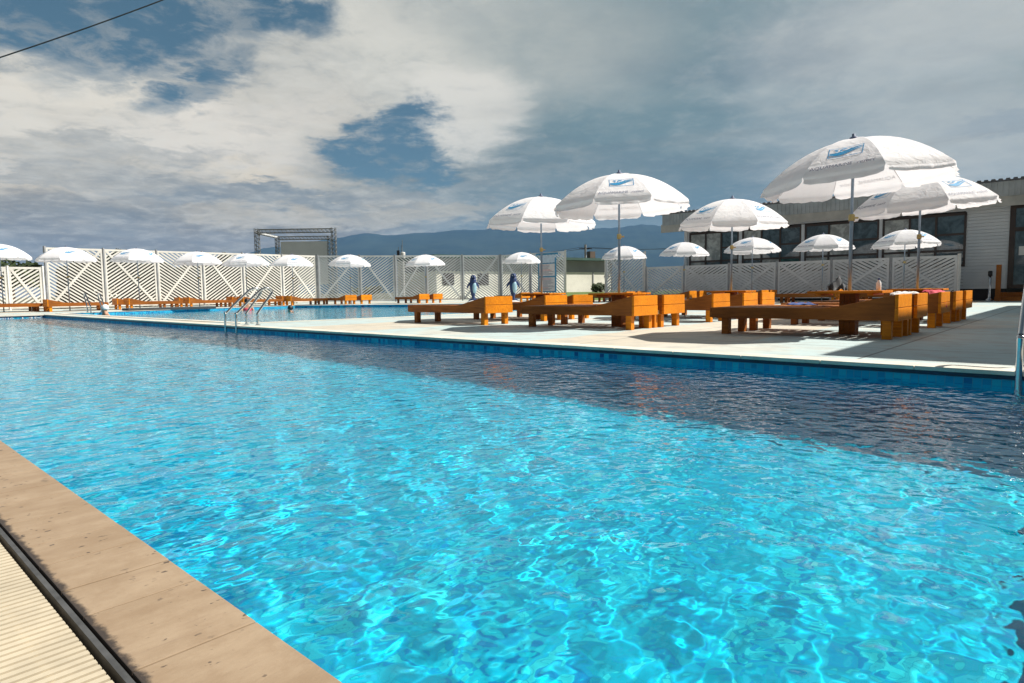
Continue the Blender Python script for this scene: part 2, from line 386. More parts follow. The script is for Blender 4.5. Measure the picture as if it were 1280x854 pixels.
def sheet(name, outer, holes, z, m, kind='structure'):
    bm = bmesh.new(); es = []
    for loop in [outer]+holes:
        vs = [bm.verts.new((p.x, p.y, z)) for p in loop]; es += [bm.edges.new((vs[i], vs[(i+1) % len(vs)])) for i in range(len(vs))]
    bmesh.ops.triangle_fill(bm, use_beauty=True, use_dissolve=False, edges=es, normal=(0, 0, 1))
    for f in bm.faces:
        f.normal_update()
        if f.normal.z < 0: f.normal_flip()
    me = bpy.data.meshes.new(name); bm.to_mesh(me); bm.free(); me.materials.append(m)
    o = bpy.data.objects.new(name, me); COL.objects.link(o); o['kind'] = kind; return o
ROT = Matrix.Rotation(TH, 4, 'Z')
FR = Matrix(((D.x, N.x, 0, 0), (D.y, N.y, 0, 0), (0, 0, 1, 0), (0, 0, 0, 1)))      # (u, v, z) -> world
def ubox(mb, u0, u1, v0, v1, z0, z1): return mb.box(u0, u1, v0, v1, z0, z1, FR)
def ST(o): o['kind'] = 'structure'; return o

# ------------------------------------------------------------------ ground, deck, pools
PU0, PU1, PV0, PV1 = -.75, 24.3, .46, 5.05         # main pool
CW = .175                                        # coping width
ZW = -.088; ZF = -1.42                            # water line and floor
POOL2 = [(12.0, 5.75), (25.3, 5.75), (27.9, 15.6), (20.2, 20.3), (11.3, 16.8), (11.55, 8.7)]
hole1 = [W(PU0-CW, PV0-CW), W(PU1+CW, PV0-CW), W(PU1+CW, PV1+.2), W(PU0-CW, PV1+.2)]
hole2 = [W(*p) for p in POOL2]
DECK = [W(-16, -14), W(38, -14), W(38, 33), W(-16, 33)]
gut = [W(PU0-CW, -.02), W(PU1+CW, -.02), W(PU1+CW, PV0-CW), W(PU0-CW, PV0-CW)]
hole1g = [gut[0], gut[1], hole1[2], hole1[3]]
sheet('deck', DECK, [hole1g, hole2], 0., M_deck)
def m_ground():
    m, t, b = mat('dry_grass_ground', rough=.95); g = t.new('ShaderNodeNewGeometry').outputs['Position']
    c = t.mix(t.rng(t.noise(g, .15, 6, .65), .35, .65), (.11, .11, .08), (.18, .165, .13))
    t.put(b.inputs['Base Color'], t.mix(t.rng(t.noise(g, 3, 5), .4, .7, 0., .6), c, (.05, .08, .02))); return m
M_ground = m_ground()
big = [Vector((x, y, 0)) for x, y in ((-9000, -3000), (9000, -3000), (9000, 12000), (-9000, 12000))]
sheet('ground', big, [DECK], -.05, M_ground)

def basin(name, poly, zf):
    mb = MB(); n = len(poly); P = [W(*p) for p in poly]
    mb.add([(p.x, p.y, zf) for p in P], [tuple(range(n))]); o = ST(mb.obj(name+'_floor', M_floor))
    mw = MB()
    for i in range(n):
        a, b = P[i], P[(i+1) % n]; mw.add([(a.x, a.y, zf), (b.x, b.y, zf), (b.x, b.y, -.004), (a.x, a.y, -.004)], [(0, 1, 2, 3)])
    w = ST(mw.obj(name+'_wall', M_wall))
    for q in (o, w):
        try: q.cycles.is_caustics_receiver = True
        except Exception: pass
MAIN = [(PU0, PV0), (PU1, PV0), (PU1, PV1), (PU0, PV1)]
basin('pool', MAIN, ZF); basin('second_pool', POOL2, -1.1)

def waves(u, v, seed, amp=1.):
    r = np.random.default_rng(seed); h = np.zeros_like(u)
    for i in range(80):
        lam = .10*(.40/.10)**r.random(); th = r.random()*6.283; k = 2*math.pi/lam
        a = amp*.0031*lam**2.0*(.5+r.random()) ; ph = r.random()*6.283
        h += a*np.sin(k*(u*math.cos(th)+v*math.sin(th))+ph)
    return h
def water(name, poly, step, seed, amp, label=None):
    us = [p[0] for p in poly]; vs = [p[1] for p in poly]
    u0, u1, v0, v1 = min(us), max(us), min(vs), max(vs)
    if len(poly) == 4: U = np.concatenate([np.arange(u0, 5., .018), np.arange(5., 9., .03), np.arange(9., u1, .05), [u1]])
    else: U = np.append(np.arange(u0, u1, step), u1)
    V = np.append(np.arange(v0, v1, step), v1)
    if len(V) > 2 and V[-1]-V[-2] < step*.3: V = np.delete(V, -2)
    g = np.meshgrid(U, V, indexing='ij'); uu, vv = g
    # gusts: patches where the ripple is stronger or weaker
    gust = .85+.3*np.sin(uu*.63+1.1)*np.sin(vv*1.1+uu*.21)
    hh = waves(uu, vv, seed, amp)*gust+ZW
    X = uu*D.x+vv*N.x; Y = uu*D.y+vv*N.y; a, b = uu.shape
    co = np.stack([X, Y, hh], -1).reshape(-1, 3).astype(np.float32)
    i = np.arange(a-1)[:, None]*b+np.arange(b-1)[None, :]
    q = np.stack([i, i+1, i+b+1, i+b], -1).reshape(-1, 4)
    if len(poly) > 4:   # keep only the cells inside the outline
        cu = (uu[:-1, :-1]+step/2).ravel(); cv = (vv[:-1, :-1]+step/2).ravel(); ins = np.zeros(len(cu), bool)
        for j in range(len(poly)):
            (x1, y1), (x2, y2) = poly[j], poly[(j+1) % len(poly)]
            if y1 != y2: ins ^= ((y1 > cv) != (y2 > cv)) & (cu < (x2-x1)*(cv-y1)/(y2-y1)+x1)
        q = q[ins]
    me = bpy.data.meshes.new(name); me.vertices.add(len(co)); me.vertices.foreach_set('co', co.ravel())
    me.loops.add(q.size); me.loops.foreach_set('vertex_index', q.ravel().astype(np.int32))
    me.polygons.add(len(q)); me.polygons.foreach_set('loop_start', np.arange(0, q.size, 4, dtype=np.int32)); me.polygons.foreach_set('loop_total', np.full(len(q), 4, np.int32))
    me.update(calc_edges=True); me.validate(); d2 = np.diff(hh, 2, axis=1)/step**2; print('curv rms', name, d2.std(), 'slope', (np.diff(hh, axis=1)/step).std())
    me.polygons.foreach_set('use_smooth', [True]*len(me.polygons)); me.materials.append(M_water)
    o = bpy.data.objects.new(name, me); COL.objects.link(o); ST(o)
    try: o.cycles.is_caustics_caster = True
    except Exception as e: print('caster', e)
    return o
water('water', MAIN, .02, 5, 1.)
def grow(poly, d):
    c = (sum(p[0] for p in poly)/len(poly), sum(p[1] for p in poly)/len(poly))
    return [(p[0]+(d if p[0] > c[0] else -d), p[1]+(d if p[1] > c[1] else -d)) for p in poly]
water('second_pool_water', grow(POOL2, .08), .06, 9, .8)

# copings: near one of stained sandstone slabs, the far ones pale with a navy strip standing for the shadow gap under the nosing
mb = MB(); u = PU0-CW
while u < PU1+CW:
    L = random.uniform(.12, .26); ubox(mb, u+.0018, min(u+L-.0018, PU1+CW), PV0-CW, PV0+.012, -.03, .006+random.uniform(-.0006, .0006)); u += L
ST(mb.obj('near_coping', M_coping, bevel=.003))
mb = MB(); u = PU0-CW
while u < PU1+CW:
    ubox(mb, u+.002, min(u+.598, PU1+CW), PV1-.02, PV1+.2, -.018, .01); u += .6
v = PV0+.014
while v < PV1-.025:
    v2 = min(v+.598, PV1-.022)
    ubox(mb, PU1-.02, PU1+CW, v, v2, -.018, .01); ubox(mb, PU0-CW, PU0+.02, v, v2, -.018, .01); v += .6
ST(mb.obj('far_coping', M_edge, bevel=.004))
mb = MB(); ubox(mb, PU0+.01, PU1-.01, PV1-.012, PV1+.05, -.045, -.019); ubox(mb, PU1-.012, PU1+.05, PV0+.02, PV1-.014, -.045, -.019); ubox(mb, PU0-.05, PU0+.012, PV0+.02, PV1-.014, -.045, -.019)
ST(mb.obj('pool_shadow_strip', M_navy))
mb = MB()
for i in range(6):
    a, b = Vector((*POOL2[i], 0)), Vector((*POOL2[(i+1) % 6], 0)); e = (b-a).normalized(); nrm = Vector((-e.y, e.x, 0))
    L = (b-a).length; k = 0.
    while k < L:
        k2 = min(k+.596, L); p = [a+e*k-nrm*.2, a+e*k2-nrm*.2, a+e*k2+nrm*.02, a+e*k+nrm*.02]
        mb.prism([(q.x, q.y) for q in p], .002, .011, lambda q, z: W(q[0], q[1], z)); k += .6
ST(mb.obj('second_pool_coping', M_edge))
# overflow gutter and its grate along the near edge
mb = MB(); ubox(mb, PU0-CW, PU1+CW, -.02, PV0-CW, -.14, -.12); ubox(mb, PU0-CW, PU1+CW, -.05, -.02, -.14, .0)
ST(mb.obj('gutter', M_dark))
g = thing('drain_grate', 'cream slatted overflow grate beside the sandstone pool edge', 'drain grate', W(0, 0, 0), 0)
mb = MB(); u = PU0-CW+.02
while u < PU1:
    ubox(mb, u, u+.0125, -.012, PV0-CW-.024, -.022, .002); u += .0195
for vv in (.02, .10, .128, .2): ubox(mb, PU0-CW+.02, PU1, vv, vv+.009, -.03, -.003)
mb.obj('bars', M_grate, g)
mb = MB(); ubox(mb, PU0-CW, PU1+CW, PV0-CW-.014, PV0-CW-.005, -.06, .0045); mb.obj('edge_angle', M_angle, g)

# depth marking in white tiles on the far end of the pool
dm = thing('depth_marking', 'white depth lettering on the blue tiles at the far pool end', 'lettering', W(PU1, 4.2, -.09))
M_wt = vary(mat('white_tile', (.8, .8, .8), .4), .1, 9.)
for body, vc, wid in (('ГЛУБИНА', 3.88, .78), ('1.4М', 4.72, .52)):
    vs, fs = text_mesh(body, .062); wd = max(p[0] for p in vs)-min(p[0] for p in vs); k = wid/wd
    o = MB().add([W(PU1-.006, vc+p[0]*k, -.089+p[1]*.85) for p in vs], fs).obj('lettering', M_wt, dm); o.location = -dm.location

# ------------------------------------------------------------------ sun loungers
LEN = 1.95; WID = .64; ZS = .322; ZH = .462
def make_lounger(label):
    t = thing('sun_lounger', label, 'sun lounger', (0, 0, 0), 0)
    h = WID/2
    for s in (-1, 1):
        a, b = (s*h, s*(h-.035))
        MB().prism([(.0, .195), (LEN, .195), (LEN, ZS-.002), (.68, ZS-.002), (.56, ZS+.012), (.0, ZH)], a, b, lambda p, y: (p[0], y, p[1])).obj('side_rail', M_bed, t, bevel=.004)
    MB().box(LEN, LEN+.03, -h, h, .2, ZS-.004).obj('foot_board', M_bed, t, bevel=.004)
    mb = MB(); mb.box(-.036, -.001, -h-.004, h+.004, .192, .325).box(-.033, -.001, -h-.002, h+.002, .331, ZH+.004); mb.obj('headboard', M_wood, t, bevel=.004)
    for x in (.075, 1.80):
        for s in (-1, 1):
            MB().box(x-.043, x+.043, s*(h-.037)-s*.085, s*(h-.037), 0, ZS-.03).obj('leg', M_bed if x > 1 else M_wood, t, bevel=.004)
    mb = MB(); x = .70
    while x < LEN-.05:
        mb.box(x, x+.098, -h+.037, h-.037, ZS-.026, ZS); x += .138
    mb.box(.6, LEN, -.03, .03, ZS-.075, ZS-.028)
    mb.obj('seat_slats', M_bed, t, bevel=.003)
    mb = MB()
    for i in range(5):
        x0 = .04+i*.125; x1 = x0+.095; z0 = ZH-.02-(ZH-ZS)*(x0/.66); z1 = ZH-.02-(ZH-ZS)*(x1/.66)
        mb.prism([(x0, z0-.024), (x1, z1-.024), (x1, z1), (x0, z0)], -h+.037, h-.037, lambda p, y: (p[0], y, p[1]))
    mb.obj('backrest_slats', M_bed, t, bevel=.003)
    return t
GN = 'wooden sun loungers on the near deck'; GF = 'wooden sun loungers on the far deck'
proto = make_lounger('nearest brown lounger with its foot reaching toward the middle of the deck')
proto['group'] = GN
def lounger(u, v, rz, label, group=GN, sc=1.):
    """head end at u, near long side at v"""
    if not getattr(lounger, 'used', False): o = proto; lounger.used = True; o['label'] = label
    else: o = dup(proto); o['label'] = label; o['group'] = group
    o.location = W(u, v+WID/2); o.rotation_euler = (0, 0, TH+rz); o.scale = (sc, sc, sc); return o
j = lambda a=.02: random.uniform(-a, a)
near = [
 (1.48, 7.42, 'brown lounger nearest the camera, its long side in shade'),
 (1.46, 8.24, 'lounger just behind the nearest one, under the largest parasol'),
 (4.57, 7.44, 'orange ended lounger nearest the pool under the middle parasol'),
 (4.58, 8.25, 'orange ended lounger behind the middle table, its headboard beside a pale stool'),
 (7.27, 7.40, 'lone orange ended lounger closest to the second pool'),
 (1.46, 9.78, 'lounger in the right shade with a pink cloth on it'),
 (4.57, 9.83, 'single lounger between the two middle parasols'),
 (7.27, 8.93, 'left lounger of the pair under the left near parasol'),
 (7.27, 9.75, 'right lounger of the pair under the left near parasol'),
 (4.56, 11.13, 'left lounger of the pair under the second row middle parasol'),
 (4.58, 11.95, 'right lounger of the pair under the second row middle parasol'),
 (1.47, 11.15, 'lounger under the second parasol from the right, left of its pair'),
 (1.46, 11.97, 'rightmost lounger at the end of the deck row'),
]
for u, v, l in near: lounger(u+j(), v+j(), rad(j(.8)), l)
GS = 'pale low stools'
st = thing('low_stool', 'pale pine stool between the two nearest loungers', 'stool', W(1.62, 8.15), TH, GS)
mb = MB(); mb.box(-.14, .14, -.075, .075, .195, .25); mb.obj('seat', M_pale, st, bevel=.004)
for x in (-.1, .1): MB().box(x-.03, x+.03, -.04, .04, 0, .195).obj('leg', M_wood, st, bevel=.003)
for u, v, l in ((4.74, 8.165, 'pale pine stool between the middle loungers, lit by the sun'), (1.62, 11.88, 'pale stool between the two farthest right loungers'), (4.74, 11.86, 'pale stool between the second row middle loungers'), (29.6, 6.2, 'pale stool by the leftmost lounger across the pools')):
    recast(st, W(u, v), TH, l, GS)

# ------------------------------------------------------------------ parasols
RU = 1.0; DROP = .46; NP = 8
def can_pt(th, s, off=0.):
    """point on the canopy: th angle, s 0 (tip) .. 1 (rim)"""
    a = 2*math.pi/NP; loc = (th % a)-a/2          # ribs at loc = +-a/2
    q = 1-(abs(loc)/(a/2))**2                     # 1 mid-panel, 0 at ribs
    r = s*RU*(1-.075*q*s)
    z = -DROP*(.1*s+.9*s**2.2)-.016*q*math.sin(math.pi*min(1, s))
    e = .002
    p = Vector((r*math.cos(th), r*math.sin(th), z))
    if off:
        nrm = Vector((math.cos(th)*.45*(s+.1), math.sin(th)*.45*(s+.1), 1.)).normalized(); p += nrm*off
    return p
def make_canopy(par, seed):
    r = random.Random(seed); mb = MB(); nt = 12; ns = 10
    a = 2*math.pi/NP
    for k in range(NP):
        vs = []; fs = []
        for i in range(ns+1):
            for q in range(nt+1): vs.append(can_pt(k*a+a*(q/nt*.9998+.0001), i/ns))
        rows = ns+1
        # hanging valance flap, free at its corners and a little crumpled
        ph = r.random()*6; fl = r.uniform(.085, .115)
        for i in (1, 2, 3, 4):
            for q in range(nt+1):
                f = q/nt; ins = .06*(i/4)*(1-2*f)
                p = can_pt(k*a+a*min(.9999, max(.0001, f+ins*.5)), 1.)
                rr = Vector((p.x, p.y, 0)).normalized()
                fold = (math.sin(f*16+ph)*.014+math.sin(f*31+ph*2)*.012)*(i/4)*(.4 if i < 4 else 1)
                vs.append(p+rr*(.022*i/4+fold+.012*math.sin(i*1.6+ph))+Vector((0, 0, -fl*(i/4)*(1-.25*(abs(2*f-1))**6)-fold*.3)))
            rows += 1
        for i in range(rows-1):
            for q in range(nt): fs.append((i*(nt+1)+q, i*(nt+1)+q+1, (i+1)*(nt+1)+q+1, (i+1)*(nt+1)+q))
        mb.add(vs, fs)
    o = mb.obj('canopy', M_fab, par, smooth=True)
    MB().lathe([(.035, -.02), (.05, .0), (.04, .02), (.018, .03), (.018, .055), (.005, .06)], 10).obj('finial', M_ink, o, smooth=True)
    for k in range(NP):
        th = k*a; MB().tube([can_pt(th, s)+Vector((0, 0, -.012)) for s in (.02, .2, .4, .6, .8, .985)], .0045, 5).obj('rib', M_rib, o)
    def mapped(vs, k, smid, size):
        th0 = k*a+a/2; rr = smid*RU*.95; out = []
        for x, y, *_ in vs:
            s = smid-y/1.05; out.append(can_pt(th0+x/(max(.25, s)*RU*.95), s, .006))
        return out
    def poly(bm_, pts, k, smid): bm_.add(mapped(pts, k, smid, 1), [tuple(range(len(pts)))])
    tv, tf = text_mesh('AQUAMARINE', .085); rv, rf = text_mesh('resort', .085, .35)
    tw = max(p[0] for p in tv)-min(p[0] for p in tv)
    for k in range(1, NP, 2):
        lg = MB(); w_, h_ = .165, .10
        for x0, x1, y0, y1 in ((-w_, w_, h_-.008, h_), (-w_, w_, -h_, -h_+.008), (-w_, -w_+.008, -h_, h_), (w_-.008, w_, -h_, h_)):
            n = 6
            for i in range(n):
                xa, xb = x0+(x1-x0)*i/n, x0+(x1-x0)*(i+1)/n; poly(lg, [(xa, y0), (xb, y0), (xb, y1), (xa, y1)], k, .70)
        for y0, th_, ph in ((-.045, .026, 0.), (-.012, .03, .4)):        # two wave bands
            n = 12
            for i in range(n):
                fa, fb = i/n, (i+1)/n; xs = [-w_+.014+(2*w_-.028)*f for f in (fa, fb)]
                yc = [y0+.055*(f**1.6)-.02*math.sin(f*5+ph) for f in (fa, fb)]; tk = [th_*(.25+math.sin(math.pi*min(1, f*.8+.15))) for f in (fa, fb)]
                poly(lg, [(xs[0], yc[0]-tk[0]/2), (xs[1], yc[1]-tk[1]/2), (xs[1], yc[1]+tk[1]/2), (xs[0], yc[0]+tk[0]/2)], k, .70)
        for cx, cy, sx, sy in ((-.09, .055, .024, .013), (-.045, .035, .013, .016), (-.015, .06, .03, .012), (-.085, .02, .012, .012), (.05, .05, .016, .007)):
            poly(lg, [(cx+sx*math.cos(i), cy+sy*math.sin(i)) for i in [x*math.pi/4 for x in range(8)]], k, .70)
        lg.obj('logo', M_logo, o)
        tm = MB(); sc = .40/tw
        tm.add(mapped([(p[0]*sc-.115, p[1]*sc) for p in tv], k, .945, 1), tf); tm.obj('lettering', M_ink, o); tm = MB()
        tm.add(mapped([(p[0]*sc+.20, p[1]*sc) for p in rv], k, .945, 1), rf)
        tm.obj('lettering', M_ink, o)
    return o
def make_umbrella(label, seed, HU=2.3):
    t = thing('beach_umbrella', label, 'parasol', (0, 0, 0), 0, 'white printed parasols')
    MB().lathe([(.02, .0), (.02, 1.35), (.016, 1.36), (.016, HU-.02)], 12).obj('pole', M_pole, t, smooth=True)
    mb = MB().lathe([(.03, 1.30), (.034, 1.31), (.034, 1.36), (.028, 1.375)], 12); mb.tube([(.03, 0, 1.335), (.075, 0, 1.335)], .011, 6); mb.obj('clamp', M_clamp, t)
    c = make_canopy(t, seed); c.location = (0, 0, HU); return t
protos = [make_umbrella('white parasol', 3), make_umbrella('white parasol', 8)]
used = [False, False]
def umbrella(u, v, H, yaw, tilt, label, k=0, r=1.):
    if used[k]: t = dup(protos[k])
    else: t = protos[k]; used[k] = True
    t['label'] = label; t.location = W(u, v); t.rotation_euler = (0, 0, 0)
    for c in kids(t):
        if c.name.startswith('canopy'):
            p = W(u, v); vd = Vector((p.x, p.y, 0)).normalized(); q_ = Matrix.Rotation(-rad(tilt[0]), 3, vd) @ Matrix.Rotation(rad(tilt[1]), 3, Vector((vd.y, -vd.x, 0))) @ Matrix.Rotation(rad(yaw), 3, 'Z')
            c.location = (0, 0, H-.06); c.rotation_euler = q_.to_euler(); c.scale = (r, r, r)
        elif c.name.startswith('pole'): c.scale = (1, 1, (H-.06)/2.3)
    return t
def yaw_facing(p, k=1, off=0.):
    """rotation that turns printed panel k towards the camera"""
    ang = math.degrees(math.atan2(-p.y, -p.x)); return ang-(k+.5)*45+off
def umb(u, v, H, off, tilt, label, k=0, r=1.): umbrella(u, v, H, yaw_facing(W(u, v), 1, off), tilt, label, k, r)
umb(2.08, 8.12, 2.28, -8, (4.2, 1), 'largest white parasol, rising over the nearest lounger pair', 0, 1.0)
umb(2.10, 12.1, 2.36, 40, (4, 3), 'tilted white parasol just right of the largest one, before the long building', 1, 1.03)
umb(5.25, 8.2, 2.31, 2, (1.5, 0), 'white parasol over the middle table with its logo facing the pool', 0, 1.0)
umb(5.2, 12.1, 2.32, 48, (-1, 2), 'white parasol between the middle and largest ones, left end of the building behind', 1, 1.02)
umb(7.9, 9.6, 2.40, -40, (-1.5, 1), 'leftmost of the five tall near parasols, against the mountain', 1, 1.06)
far_u = [(2, 31.6, None, 303), (85, 30.2, None, 307), (173, 30.2, None, 309), (248, 30.3, None, 313), (308, 30.0, None, 315.5), (366, 29.6, None, 317)]
lab_left = ['leftmost white parasol, cut off by the photo edge', 'second white parasol from the left, at the tall fence corner', 'third white parasol from the left across the pools', 'fourth white parasol from the left across the pools', 'fifth white parasol from the left, above the pool ladder', 'sixth white parasol from the left, below the truss stage']
far_pos = []
for (x, u, _, top), l in zip(far_u, lab_left):
    v = on_u(x, u, 350); far_pos.append((u, v, top, l, x))
for x, u, v, top, l in ((438, 27.9, 18.6, 317, 'white parasol right of the truss stage, before the grey fence'), (532, 25.4, 21.6, 317, 'white parasol left of the two dolphin statues'), (652, 22.4, 25.6, 314, 'white parasol right of the dolphins, left of the notice board'),
                        (780, 15.5, 24.6, 306, 'small white parasol before the tall fence panel right of the lawn gap'), (855, 12.5, 24.5, 301, 'small white parasol at the left corner of the long building'), (940, 9.8, 24.7, 295, 'third small parasol from the right along the low fence'), (1028, 7.2, 24.5, 291, 'second small parasol from the right along the low fence'), (1130, 4.65, 24.6, 285, 'rightmost small parasol along the low fence')):
    if v > 24 and u < 20: u = on_v(x, v, 340)
    else:
        v0 = v; d = ray(x, 350); q = W(u, v); t_ = q.y/d.y; p = Vector((d.x*t_, q.y, 0)); u, v = p.dot(D), p.dot(N)
    far_pos.append((u, v, top, l, x))
for i, (u, v, top, l, x) in enumerate(far_pos):
    p = W(u, v); d = ray(x, top); z = CH+d.z*(p.y/d.y)
    umb(u, v, z, random.choice((-40, -20, 10, 35, 45)), (j(2), j(2)), l, i % 2, 1.02)

# tables the poles pass through
GT = 'wooden parasol tables'
tb = thing('parasol_table', 'wooden table on a thick post under the largest parasol', 'table', W(2.08, 8.12), TH, GT)
mb = MB()
for i in range(4): mb.box(-.39, .39, -.25+i*.126, -.25+i*.126+.12, .475, .503)
mb.box(-.3, -.24, -.24, .24, .45, .474); mb.box(.24, .3, -.24, .24, .45, .474)
mb.obj('table_top', M_wood, tb, bevel=.004)
mb = MB()
for x0, x1, y0, y1 in ((-.085, -.03, -.085, .085), (.03, .085, -.085, .085), (-.029, .029, -.085, -.03), (-.029, .029, .03, .085)): mb.box(x0, x1, y0, y1, 0, .475)
mb.obj('post', M_bed, tb, bevel=.004)
for u, v, l in ((5.25, 8.2, 'wooden table under the middle parasol'), (2.1, 12.1, 'wooden table under the tilted right parasol'), (5.2, 12.1, 'wooden table under the second row middle parasol'), (7.9, 9.6, 'wooden table under the left near parasol')):
    recast(tb, W(u, v), TH, l, GT)

# far loungers, in pairs either side of each far parasol
near_words = ['leftmost', 'second left', 'third left', 'fourth left', 'fifth left', 'sixth left']
for i, (u, v, top, l, x) in enumerate(far_pos):
    if i < 6:
        for s, nm in ((-1, 'near'), (1, 'back')):
            o = lounger(0, 0, 0, f'{nm} lounger of the pair under the {near_words[i]} parasol across the pools', GF)
            o.location = W(u+s*.45+j(.05)-.6, v-.9+j(.1)); o.rotation_euler = (0, 0, TH-math.pi/2+rad(j(2)))
    elif i < 9:
        w = ('parasol by the truss stage', 'parasol left of the dolphins', 'parasol by the notice board')[i-6]
        for s, nm in ((-.86, 'near'), (.06, 'back')):
            lounger(u-.75+j(.05), v+s-.2*(i == 7), rad(j(1.5)), f'{nm} orange ended lounger of the pair under the {w}', GF)
    else:
        w = ('lawn gap', 'building corner', 'third from right', 'second from right', 'rightmost')[i-9]
        for s, nm in ((-.86, 'front'), (.06, 'back')):
            lounger(u-.65+j(.05), v+s, rad(j(1.5)), f'{nm} lounger under the {w} parasol of the low fence row', GF)

# ------------------------------------------------------------------ fences of diagonal boards
def clip_poly(poly, x0, x1, z0, z1):
    for ax, lim, sg in ((0, x0, 1), (0, x1, -1), (1, z0, 1), (1, z1, -1)):
        out = []
        for i in range(len(poly)):
            a, b = poly[i], poly[(i+1) % len(poly)]; da, db = sg*(a[ax]-lim), sg*(b[ax]-lim)
            if da >= 0: out.append(a)
            if (da >= 0) != (db >= 0): t = da/(da-db); out.append((a[0]+(b[0]-a[0])*t, a[1]+(b[1]-a[1])*t))
        poly = out
        if not poly: return []
    return poly
def fence_panel(fence, A, B, z0, z1, up, m, pitch=.165, wdt=.082, brace=True, slope=.72):
    """one bay of slats between ground points A and B; up: +1 slats rise towards B"""
    L = (B-A).length; e = (B-A)/L; nr = Vector((e.y, -e.x, 0))
    if nr.dot(A) > 0: nr = -nr                   # towards the viewer's side
    mb = MB(); F = lambda p, t: A+e*p[0]+Vector((0, 0, p[1]))+nr*t
    x0, x1 = .05, L-.05
    for a, b, c, d in ((x0, x1, z1-.09, z1), (x0, x1, z0, z0+.09), (x0, x0+.07, z0+.09, z1-.09), (x1-.07, x1, z0+.09, z1-.09)):
        mb.prism([(a, c), (b, c), (b, d), (a, d)], -.012, .02, F)
    k = z0-L*slope
    while k < z1+L*slope:
        if up > 0: p = [(x0, k), (x1, k+(x1-x0)*slope), (x1, k+(x1-x0)*slope+wdt), (x0, k+wdt)]
        else: p = [(x0, k+(x1-x0)*slope), (x1, k), (x1, k+wdt), (x0, k+(x1-x0)*slope+wdt)]
        q = clip_poly(p, x0+.07, x1-.07, z0+.09, z1-.09)
        if len(q) >= 3: mb.prism(q, -.008, .008, F)
        k += pitch
    if brace:
        bw = .05; zz = (z0+.09, z1-.09)
        p = [(x0+.07, zz[1]), (x1-.07, zz[0])] if up > 0 else [(x0+.07, zz[0]), (x1-.07, zz[1])]
        d = Vector((p[1][0]-p[0][0], p[1][1]-p[0][1])).normalized(); n2 = Vector((-d.y, d.x))*bw
        mb.prism([(p[0][0]-n2.x, p[0][1]-n2.y), (p[1][0]-n2.x, p[1][1]-n2.y), (p[1][0]+n2.x, p[1][1]+n2.y), (p[0][0]+n2.x, p[0][1]+n2.y)], .0105, .028, F)
    mb.obj('panel', m, fence)
def fence_post(fence, P, h, m, r=.04): MB().box(P.x-r, P.x+r, P.y-r, P.y+r, 0, h, None).obj('post', m, fence)
def line_pts(A, B, xs):
    """points of line A-B (u, v) that the given picture columns look at"""
    a, b = W(*A), W(*B); out = []
    for x in xs:
        d = ray(x, 350); d = Vector((d.x, d.y, 0)); e = b-a
        t = (a.x*d.y-a.y*d.x)/(d.x*e.y-d.y*e.x); out.append(a+e*t)
    return out
def fence(label, pts, z0, z1, m, pm, start=1, posts=None, **kw):
    f = thing('slat_fence', label, 'fence', (0, 0, 0)); up = start
    for i in range(len(pts)-1): fence_panel(f, pts[i], pts[i+1], z0, z1, up, m, **kw); up = -up
    for i, p in enumerate(pts): fence_post(f, p, z1+.05, pm if not posts else posts[min(i, len(posts)-1)])
    return f
LA, LB, LC, LD = (35.2, 7.55), (34.3, 20.55), (27.6, 29.3), (22.3, 29.25)
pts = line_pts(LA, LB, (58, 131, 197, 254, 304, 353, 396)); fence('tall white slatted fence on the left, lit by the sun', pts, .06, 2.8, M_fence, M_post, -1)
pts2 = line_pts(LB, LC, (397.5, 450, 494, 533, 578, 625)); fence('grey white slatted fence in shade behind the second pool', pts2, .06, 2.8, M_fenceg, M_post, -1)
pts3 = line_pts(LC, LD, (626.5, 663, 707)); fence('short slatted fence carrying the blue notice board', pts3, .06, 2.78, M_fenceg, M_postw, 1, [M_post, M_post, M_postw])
p0 = W(35.2, 7.35); fence('lower white slatted fence at the left edge of the photo', [W(35.4, 3.0), W(35.35, 4.6), W(35.3, 6.1), p0], .06, 1.9, M_fence, M_postw, 1)
VL = 26.6
ptsT = line_pts((18, VL), (3, VL), (757, 806)); fence('tall narrow slatted fence panel right of the lawn gap', ptsT, .06, 2.28, M_fenceg, M_postw, 1, slope=.8, pitch=.15, wdt=.095)
ptsL = line_pts((18, VL+.02), (3, VL+.02), (807.5, 855, 911, 971, 1039, 1113, 1198))
fence('long low shaded slatted fence before the long building', ptsL, .12, 1.58, M_fenceg, M_postw, -1, [M_post]*6+[M_postw], slope=.55, pitch=.125, wdt=.088)

# notice board on the short fence
B0, B1 = line_pts(LC, LD, (674, 696)); e = (B1-B0).normalized(); nr = Vector((e.y, -e.x, 0)); nr = -nr if nr.dot(B0) > 0 else nr
Lb = (B1-B0).length
Mb = Matrix(((e.x, nr.x, 0, B0.x+nr.x*.06), (e.y, nr.y, 0, B0.y+nr.y*.06), (0, 0, 1, 0), (0, 0, 0, 1)))
nb = thing('notice_board', 'blue framed white notice board on the short fence', 'notice board', (0, 0, 0)); nb.matrix_world = Mb
M_blue = vary(mat('blue_painted_frame', (.05, .24, .42), .5), .15, 5.)
mb = MB()
for x0, x1, z0, z1 in ((0, .07, .45, 2.45), (Lb-.07, Lb, .45, 2.45), (.07, Lb-.07, .45, .52), (.07, Lb-.07, 1.32, 1.40), (.07, Lb-.07, 2.1, 2.16), (-.15, Lb+.15, 2.62, 2.72)): mb.box(x0, x1, -.02, .035, z0, z1)
mb.obj('frame', M_blue, nb)
MB().box(.071, Lb-.071, -.012, .012, .521, 2.099).obj('sheet', vary(mat('white_board', (.68, .66, .68), .5), .08, 6.), nb)
